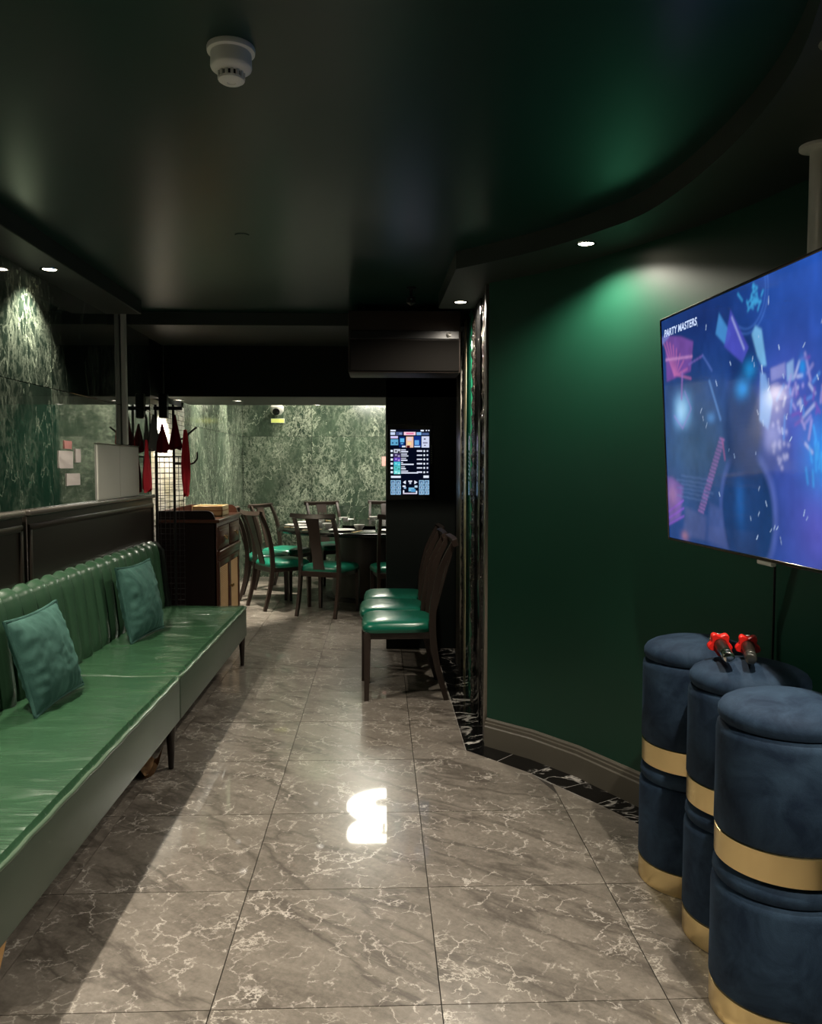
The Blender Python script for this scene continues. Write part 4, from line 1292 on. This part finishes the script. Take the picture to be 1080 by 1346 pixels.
    # ring light at top
    for rr in (0.075, 0.085): lay(np.clip(1 - np.abs(np.hypot((u - 0.46) * 1.73, v - 0.97) - rr * 1.75) / 0.004, 0, 1) * (u > 0.42), (80, 130, 225), 0.9)
    for k in range(26):
        a, b = 0.485 + rs.randn() * 0.016, 0.93 + rs.randn() * 0.022
        lay(line((a, b), (a + rs.randn() * 0.01, b + rs.randn() * 0.02), 0.005), (70, 175, 235), 0.9)
    # guitar-like diagonal pieces and stage lights
    lay(poly([(0.31, 0.86), (0.36, 0.80), (0.385, 0.84), (0.33, 0.935)]), (75, 150, 220), 0.9)
    lay(poly([(0.35, 0.80), (0.43, 0.72), (0.46, 0.77), (0.385, 0.93)]), (80, 85, 200), 0.9)
    lay(line((0.39, 0.90), (0.44, 0.77), 0.006), (170, 180, 240), 0.9)
    lay(poly([(0.465, 0.80), (0.495, 0.73), (0.505, 0.69), (0.53, 0.69), (0.515, 0.82), (0.49, 0.84)]), (120, 185, 235), 1.0)
    lay(blob(0.46, 0.69, 0.026, 0.035), (35, 140, 210), 0.95); lay(blob(0.425, 0.625, 0.028, 0.035), (50, 150, 230), 0.95)
    lay(poly([(0.495, 0.50), (0.53, 0.46), (0.55, 0.56), (0.525, 0.66), (0.505, 0.67)]), (130, 175, 238), 0.95)
    lay(blob(0.545, 0.43, 0.03, 0.05, 3), (150, 160, 230), 0.8)
    lay(poly([(0.545, 0.63), (0.60, 0.64), (0.60, 0.685), (0.545, 0.675)]), (150, 155, 220), 0.8); lay(poly([(0.605, 0.62), (0.63, 0.62), (0.63, 0.69), (0.605, 0.68)]), (150, 190, 240), 0.8)
    for k in range(40):
        a, b = 0.665 + rs.randn() * 0.04, 0.55 + rs.randn() * 0.06
        lay(line((a, b), (a + rs.randn() * 0.018, b + rs.randn() * 0.035), 0.007), [(165, 160, 230), (90, 150, 240), (190, 200, 245), (120, 90, 190)][k % 4], 0.85)
    for k in range(30):
        a, b = 0.86 + rs.randn() * 0.06, 0.55 + rs.randn() * 0.10
        lay(line((a, b), (a + rs.randn() * 0.02, b + rs.randn() * 0.04), 0.008), [(150, 150, 225), (70, 140, 240), (120, 90, 200)][k % 3], 0.8)
    for k in range(14):
        a, b = 0.69 + rs.randn() * 0.02, 0.40 + rs.randn() * 0.09
        lay(line((a, b), (a + rs.randn() * 0.006, b + 0.05), 0.006), (70, 175, 255), 0.7)
    for k in range(24):
        a, b = 0.57 + rs.randn() * 0.02, 0.42 + rs.randn() * 0.05
        lay(blob(a, b, 0.005, 0.008), (190, 195, 245), 0.8)
    # pink striped strap
    for k in range(22):
        f = k / 21.0; a, b = 0.325 - 0.121 * f, 0.44 - 0.30 * f
        lay(line((a - 0.012 - 0.006 * f, b + 0.004), (a + 0.010, b - 0.004), 0.0045), (165, 120, 190), 0.9)
    lay(line((0.325, 0.44), (0.335, 0.36), 0.006), (170, 95, 150), 0.7)
    # chain dots
    for k in range(16):
        f = k / 15.0; lay(blob(0.27 + 0.05 * f, 0.68 - 0.16 * f, 0.004, 0.005), (110, 160, 230), 0.9)
    lay(blob(0.27, 0.53, 0.02, 0.02), (90, 150, 220), 0.8)
    lay(line((0.16, 0.77), (0.24, 0.79), 0.004), (130, 110, 200), 0.9); lay(line((0.24, 0.79), (0.285, 0.72), 0.006), (90, 120, 200), 0.7)
    # lower left corner
    lay(poly([(0.0, 0.06), (0.075, 0.10), (0.10, 0.24), (0.03, 0.28), (0.0, 0.28)], 0.02), (120, 95, 170), 0.95)
    lay(blob(0.03, 0.2, 0.03, 0.05), (175, 130, 180), 0.7)
    for k in range(3): lay(line((0.0, 0.06 + 0.03 * k), (0.10, 0.11 + 0.035 * k), 0.004), (150, 90, 220), 0.9)
    for k in range(6): lay(line((0.06 + 0.03 * (k % 2), 0.20 + 0.018 * k), (0.23 + 0.02 * (k % 3), 0.185 + 0.018 * k), 0.0025), (95, 125, 180), 0.8)
    lay(poly([(0.09, 0.02), (0.22, 0.02), (0.23, 0.12), (0.11, 0.15)], 0.02), (80, 95, 150), 0.8); lay(poly([(0.23, 0.02), (0.33, 0.0), (0.31, 0.16), (0.25, 0.18)], 0.02), (80, 100, 160), 0.7)
    lay(blob(0.1, 0.02, 0.02, 0.02), (190, 130, 150), 0.6)
    for _ in range(3):
        p_ = np.pad(im, ((1, 1), (1, 1), (0, 0)), mode='edge'); im = (p_[:-2, 1:-1] + p_[2:, 1:-1] + p_[1:-1, :-2] + p_[1:-1, 2:] + p_[1:-1, 1:-1] * 2) / 6
    # confetti
    for k in range(70):
        a, b = rs.uniform(0.45, 1.0), rs.uniform(0.05, 0.95)
        if rs.rand() < 0.25: a = rs.uniform(0.2, 0.6)
        L = rs.uniform(0.004, 0.018); an = rs.uniform(0.9, 2.0)
        lay(line((a, b), (a + L * math.cos(an), b + L * math.sin(an) * 1.3), 0.0035), (190, 215, 250), rs.uniform(0.35, 0.9))
    lay(blob(0.66, 0.66, 0.012, 0.03), (40, 150, 240), 0.9)
    im *= (0.86 + 0.18 * n2 + 0.14 * (n3 - 0.5))[..., None]
    im *= (0.9 + 0.2 * n1)[..., None]
    return im
lit_screen('screen', concert(), O, tdr * TVW, tup * TVH, vcol_mat('tv_screen', 0.80, 0.06, 0.3), tv)
cu = bpy.data.curves.new('screen_text', 'FONT'); cu.body = 'PARTY MASTERS'; cu.size = 0.034; cu.shear = 0.18; cu.offset = 0.0009; cu.space_character = 1.02
tmp = bpy.data.objects.new('screen_text_curve', cu); COL.objects.link(tmp)
bpy.context.view_layer.update()
me = bpy.data.meshes.new_from_object(tmp.evaluated_get(bpy.context.evaluated_depsgraph_get()))
bpy.data.objects.remove(tmp)
wd_t = max(v.co.x for v in me.vertices)
me.materials.append(mat('screen_letters', (0, 0, 0), 0.5, emit=(0.55, 0.68, 0.95), emit_s=0.9))
to = bpy.data.objects.new('screen_text', me); link(to, tv)
to.matrix_local = Matrix.Translation(O) @ Rm @ Matrix.Translation((0.02, TVH * 0.924, 0.0006)) @ Matrix.Diagonal((0.265 / wd_t, 1.0, 1, 1))
# ceiling pole of the television
tp = empty('television_pole', (1.222, 2.30, 0), 0, 'grey ceiling pole that carries the television', 'pole')
bm = BM(); tube(bm, [(0, 0, 1.55), (0, 0, ZS - 0.002)], 0.022, 18); mesh_obj('tube', bm, M['pole'], tp)
bm = BM(); lathe(bm, [(0.05, ZS - 0.001), (0.05, ZS - 0.010), (0.024, ZS - 0.016), (0.024, ZS - 0.02)], 24); mesh_obj('flange', bm, M['pole'], tp)
bm = BM(); box(bm, (-0.05, -0.20, 1.50), (-0.018, 0.20, 1.57), 0.004, 1); box(bm, (-0.025, -0.03, 1.48), (0.025, 0.03, 1.60), 0.004, 1); mesh_obj('mount', bm, M['black_metal'], tp)
# cable on the wall below the TV
bm = BM(); tube(bm, [(1.285, 2.62, 1.35), (1.305, 2.66, 0.9), (1.30, 2.66, 0.145)], 0.004, 6)
o = mesh_obj('power_cable', bm, M['black_plastic'], None); tag(o, 'thin black cable running down the green wall below the television', 'cable')

# ================================================================== VELVET STOOLS
SH, SR = 0.406, 0.1695
def make_stool(label):
    root = empty('velvet_stool', (0, 0, 0), 0, label, 'stool', 'blue velvet stools in three stacks of two')
    bm = BM(); lathe(bm, [(SR - 0.003, 0.0), (SR + 0.001, 0.002), (SR + 0.001, 0.074), (SR - 0.003, 0.076), (SR - 0.006, 0.074), (SR - 0.006, 0.001), (SR - 0.003, 0.0)], 64, cap=False); mesh_obj('gold_band', bm, M['gold'], root, label='polished gold band round the foot')
    bm = BM(); lathe(bm, [(SR - 0.04, 0.035), (SR - 0.008, 0.036), (SR - 0.008, 0.075), (SR - 0.002, 0.077), (SR + 0.003, 0.084), (SR + 0.002, 0.20), (SR + 0.002, 0.324), (SR, 0.339), (SR - 0.006, 0.347), (SR - 0.02, 0.351)], 64)
    mesh_obj('drum', bm, M['velvet_blue'], root)
    bm = BM(); lathe(bm, [(SR - 0.02, 0.349), (SR - 0.008, 0.353), (SR - 0.001, 0.366), (SR - 0.002, 0.382), (SR - 0.011, 0.396), (SR - 0.03, 0.407), (SR - 0.065, 0.418), (SR - 0.11, 0.426), (0.02, 0.430), (0.0, 0.430)], 64, cap=False)
    mesh_obj('seat_lid', bm, M['velvet_blue'], root)
    return root
stacks = [((1.066, 2.708), 'rear'), ((1.092, 2.362), 'middle'), ((1.036, 2.018), 'front')]
st0 = None
for (x, y), nm in stacks:
    for lev, jx in ((0, 0.0), (1, 0.006)):
        lab = ('upper' if lev else 'lower') + ' blue velvet stool of the ' + nm + ' stack with gold foot band'
        if nm == 'middle' and lev: lab = 'upper blue velvet stool of the middle stack carrying two microphones'
        if st0 is None:
            c = st0 = make_stool(lab)
        else:
            c = copy_tree(st0); c['label'] = lab
        c.location = (x - 0.008 + jx, y, SH * lev * 1.0); c.rotation_euler = (0, 0, 0.9 * lev + x * 5)

# ---- microphones with red rings
def microphone(label, loc, rz, end_mat):
    root = empty('microphone', loc, rz, label, 'microphone', 'microphones on the middle stool')
    # lies along local +y (head) ; end cap at -y
    ax = Matrix.Rotation(-PI / 2, 4, 'X')       # z -> +y
    tilt = Matrix.Translation((0, 0, 0.019)) @ Matrix.Rotation(math.radians(3), 4, 'X')
    T = tilt @ ax
    bm = BM(); lathe(bm, [(0.0155, 0.045), (0.016, 0.05), (0.018, 0.12), (0.0215, 0.165), (0.0215, 0.172)], 24, mat=T); mesh_obj('handle', bm, M['leg_wood'], root)
    bm = BM(); lathe(bm, [(0.012, -0.002), (0.015, 0.0), (0.0165, 0.006), (0.0165, 0.020), (0.0155, 0.021), (0.0155, 0.024), (0.0168, 0.025), (0.0168, 0.045), (0.0155, 0.046)], 24, mat=T); mesh_obj('end_cap', bm, end_mat, root)
    bm = BM(); lathe(bm, [(0.0215, 0.17), (0.0255, 0.178), (0.0255, 0.186), (0.024, 0.20), (0.017, 0.216), (0.0, 0.222)], 24, mat=T); mesh_obj('grille', bm, M['chrome'], root)
    # star shaped anti-roll ring
    bm = BM(); n = 60; va = []
    for zz, rr in ((0.135, 0.93), (0.139, 1.0), (0.163, 1.0), (0.167, 0.93)):
        ring = []
        for k in range(n):
            a = 2 * PI * k / n
            r = (0.0315 + 0.0055 * math.cos(5 * a - PI / 2 * 5)) * rr
            ring.append(bm.verts.new(T @ Vector((r * math.cos(a), r * math.sin(a), zz))))
        va.append(ring)
    inn = []
    for zz in (0.167, 0.135):
        inn.append([bm.verts.new(T @ Vector((0.0195 * math.cos(2 * PI * k / n), 0.0195 * math.sin(2 * PI * k / n), zz))) for k in range(n)])
    seq = va + inn + [va[0]]
    for a, b in zip(seq, seq[1:]):
        for k in range(n): bm.faces.new((a[k], a[(k + 1) % n], b[(k + 1) % n], b[k]))
    mesh_obj('anti_roll_ring', bm, M['red_plastic'], root, label='red star shaped anti roll ring')
    return root
ZT = SH + 0.4305
microphone('left microphone with red star ring and silver end cap on middle stool', (0.990, 2.275, ZT + 0.008), math.radians(-13), M['chrome'])
microphone('right microphone with red star ring and dark end cap on middle stool', (1.043, 2.252, ZT + 0.008), math.radians(-21), mat('dark_cap', (0.12, 0.12, 0.11), 0.3, 0.8))

# ================================================================== SMOKE DETECTOR
sd = empty('smoke_detector', (-0.345, 1.985, ZC), 0, 'round white smoke detector hanging from the dark green ceiling', 'smoke detector')
bm = BM(); lathe(bm, [(0.0, 0.0), (0.055, 0.0), (0.056, -0.004), (0.055, -0.012), (0.049, -0.014)], 40); mesh_obj('base_plate', bm, M['white_plastic'], sd)
bm = BM(); lathe(bm, [(0.046, -0.012), (0.047, -0.016), (0.048, -0.044), (0.046, -0.049), (0.038, -0.055), (0.030, -0.058)], 40); mesh_obj('body', bm, M['white_plastic'], sd)
bm = BM(); lathe(bm, [(0.026, -0.056), (0.026, -0.070)], 32, cap=False); mesh_obj('vent_core', bm, M['dark_gap'], sd)
for k in range(14):
    a = 2 * PI * k / 14
    bm = BM(); box(bm, (0.024, -0.0032, -0.072), (0.0315, 0.0032, -0.054), mat=Matrix.Rotation(a, 4, 'Z')); mesh_obj('vent_fin', bm, M['white_plastic'], sd, False)
bm = BM(); lathe(bm, [(0.030, -0.070), (0.030, -0.075), (0.024, -0.079), (0.010, -0.080), (0.009, -0.078), (0.0, -0.078)], 32); mesh_obj('cap', bm, M['white_plastic'], sd)
cd = mesh_obj('ceiling_disc', lathe(BM(), [(0.0, -0.004), (0.028, -0.004), (0.032, 0.0)], 24, cap=False), M['ceiling'], None); cd.location = (-0.58, 3.55, ZC)
tag(cd, 'small flat dark disc on the green ceiling', 'disc')
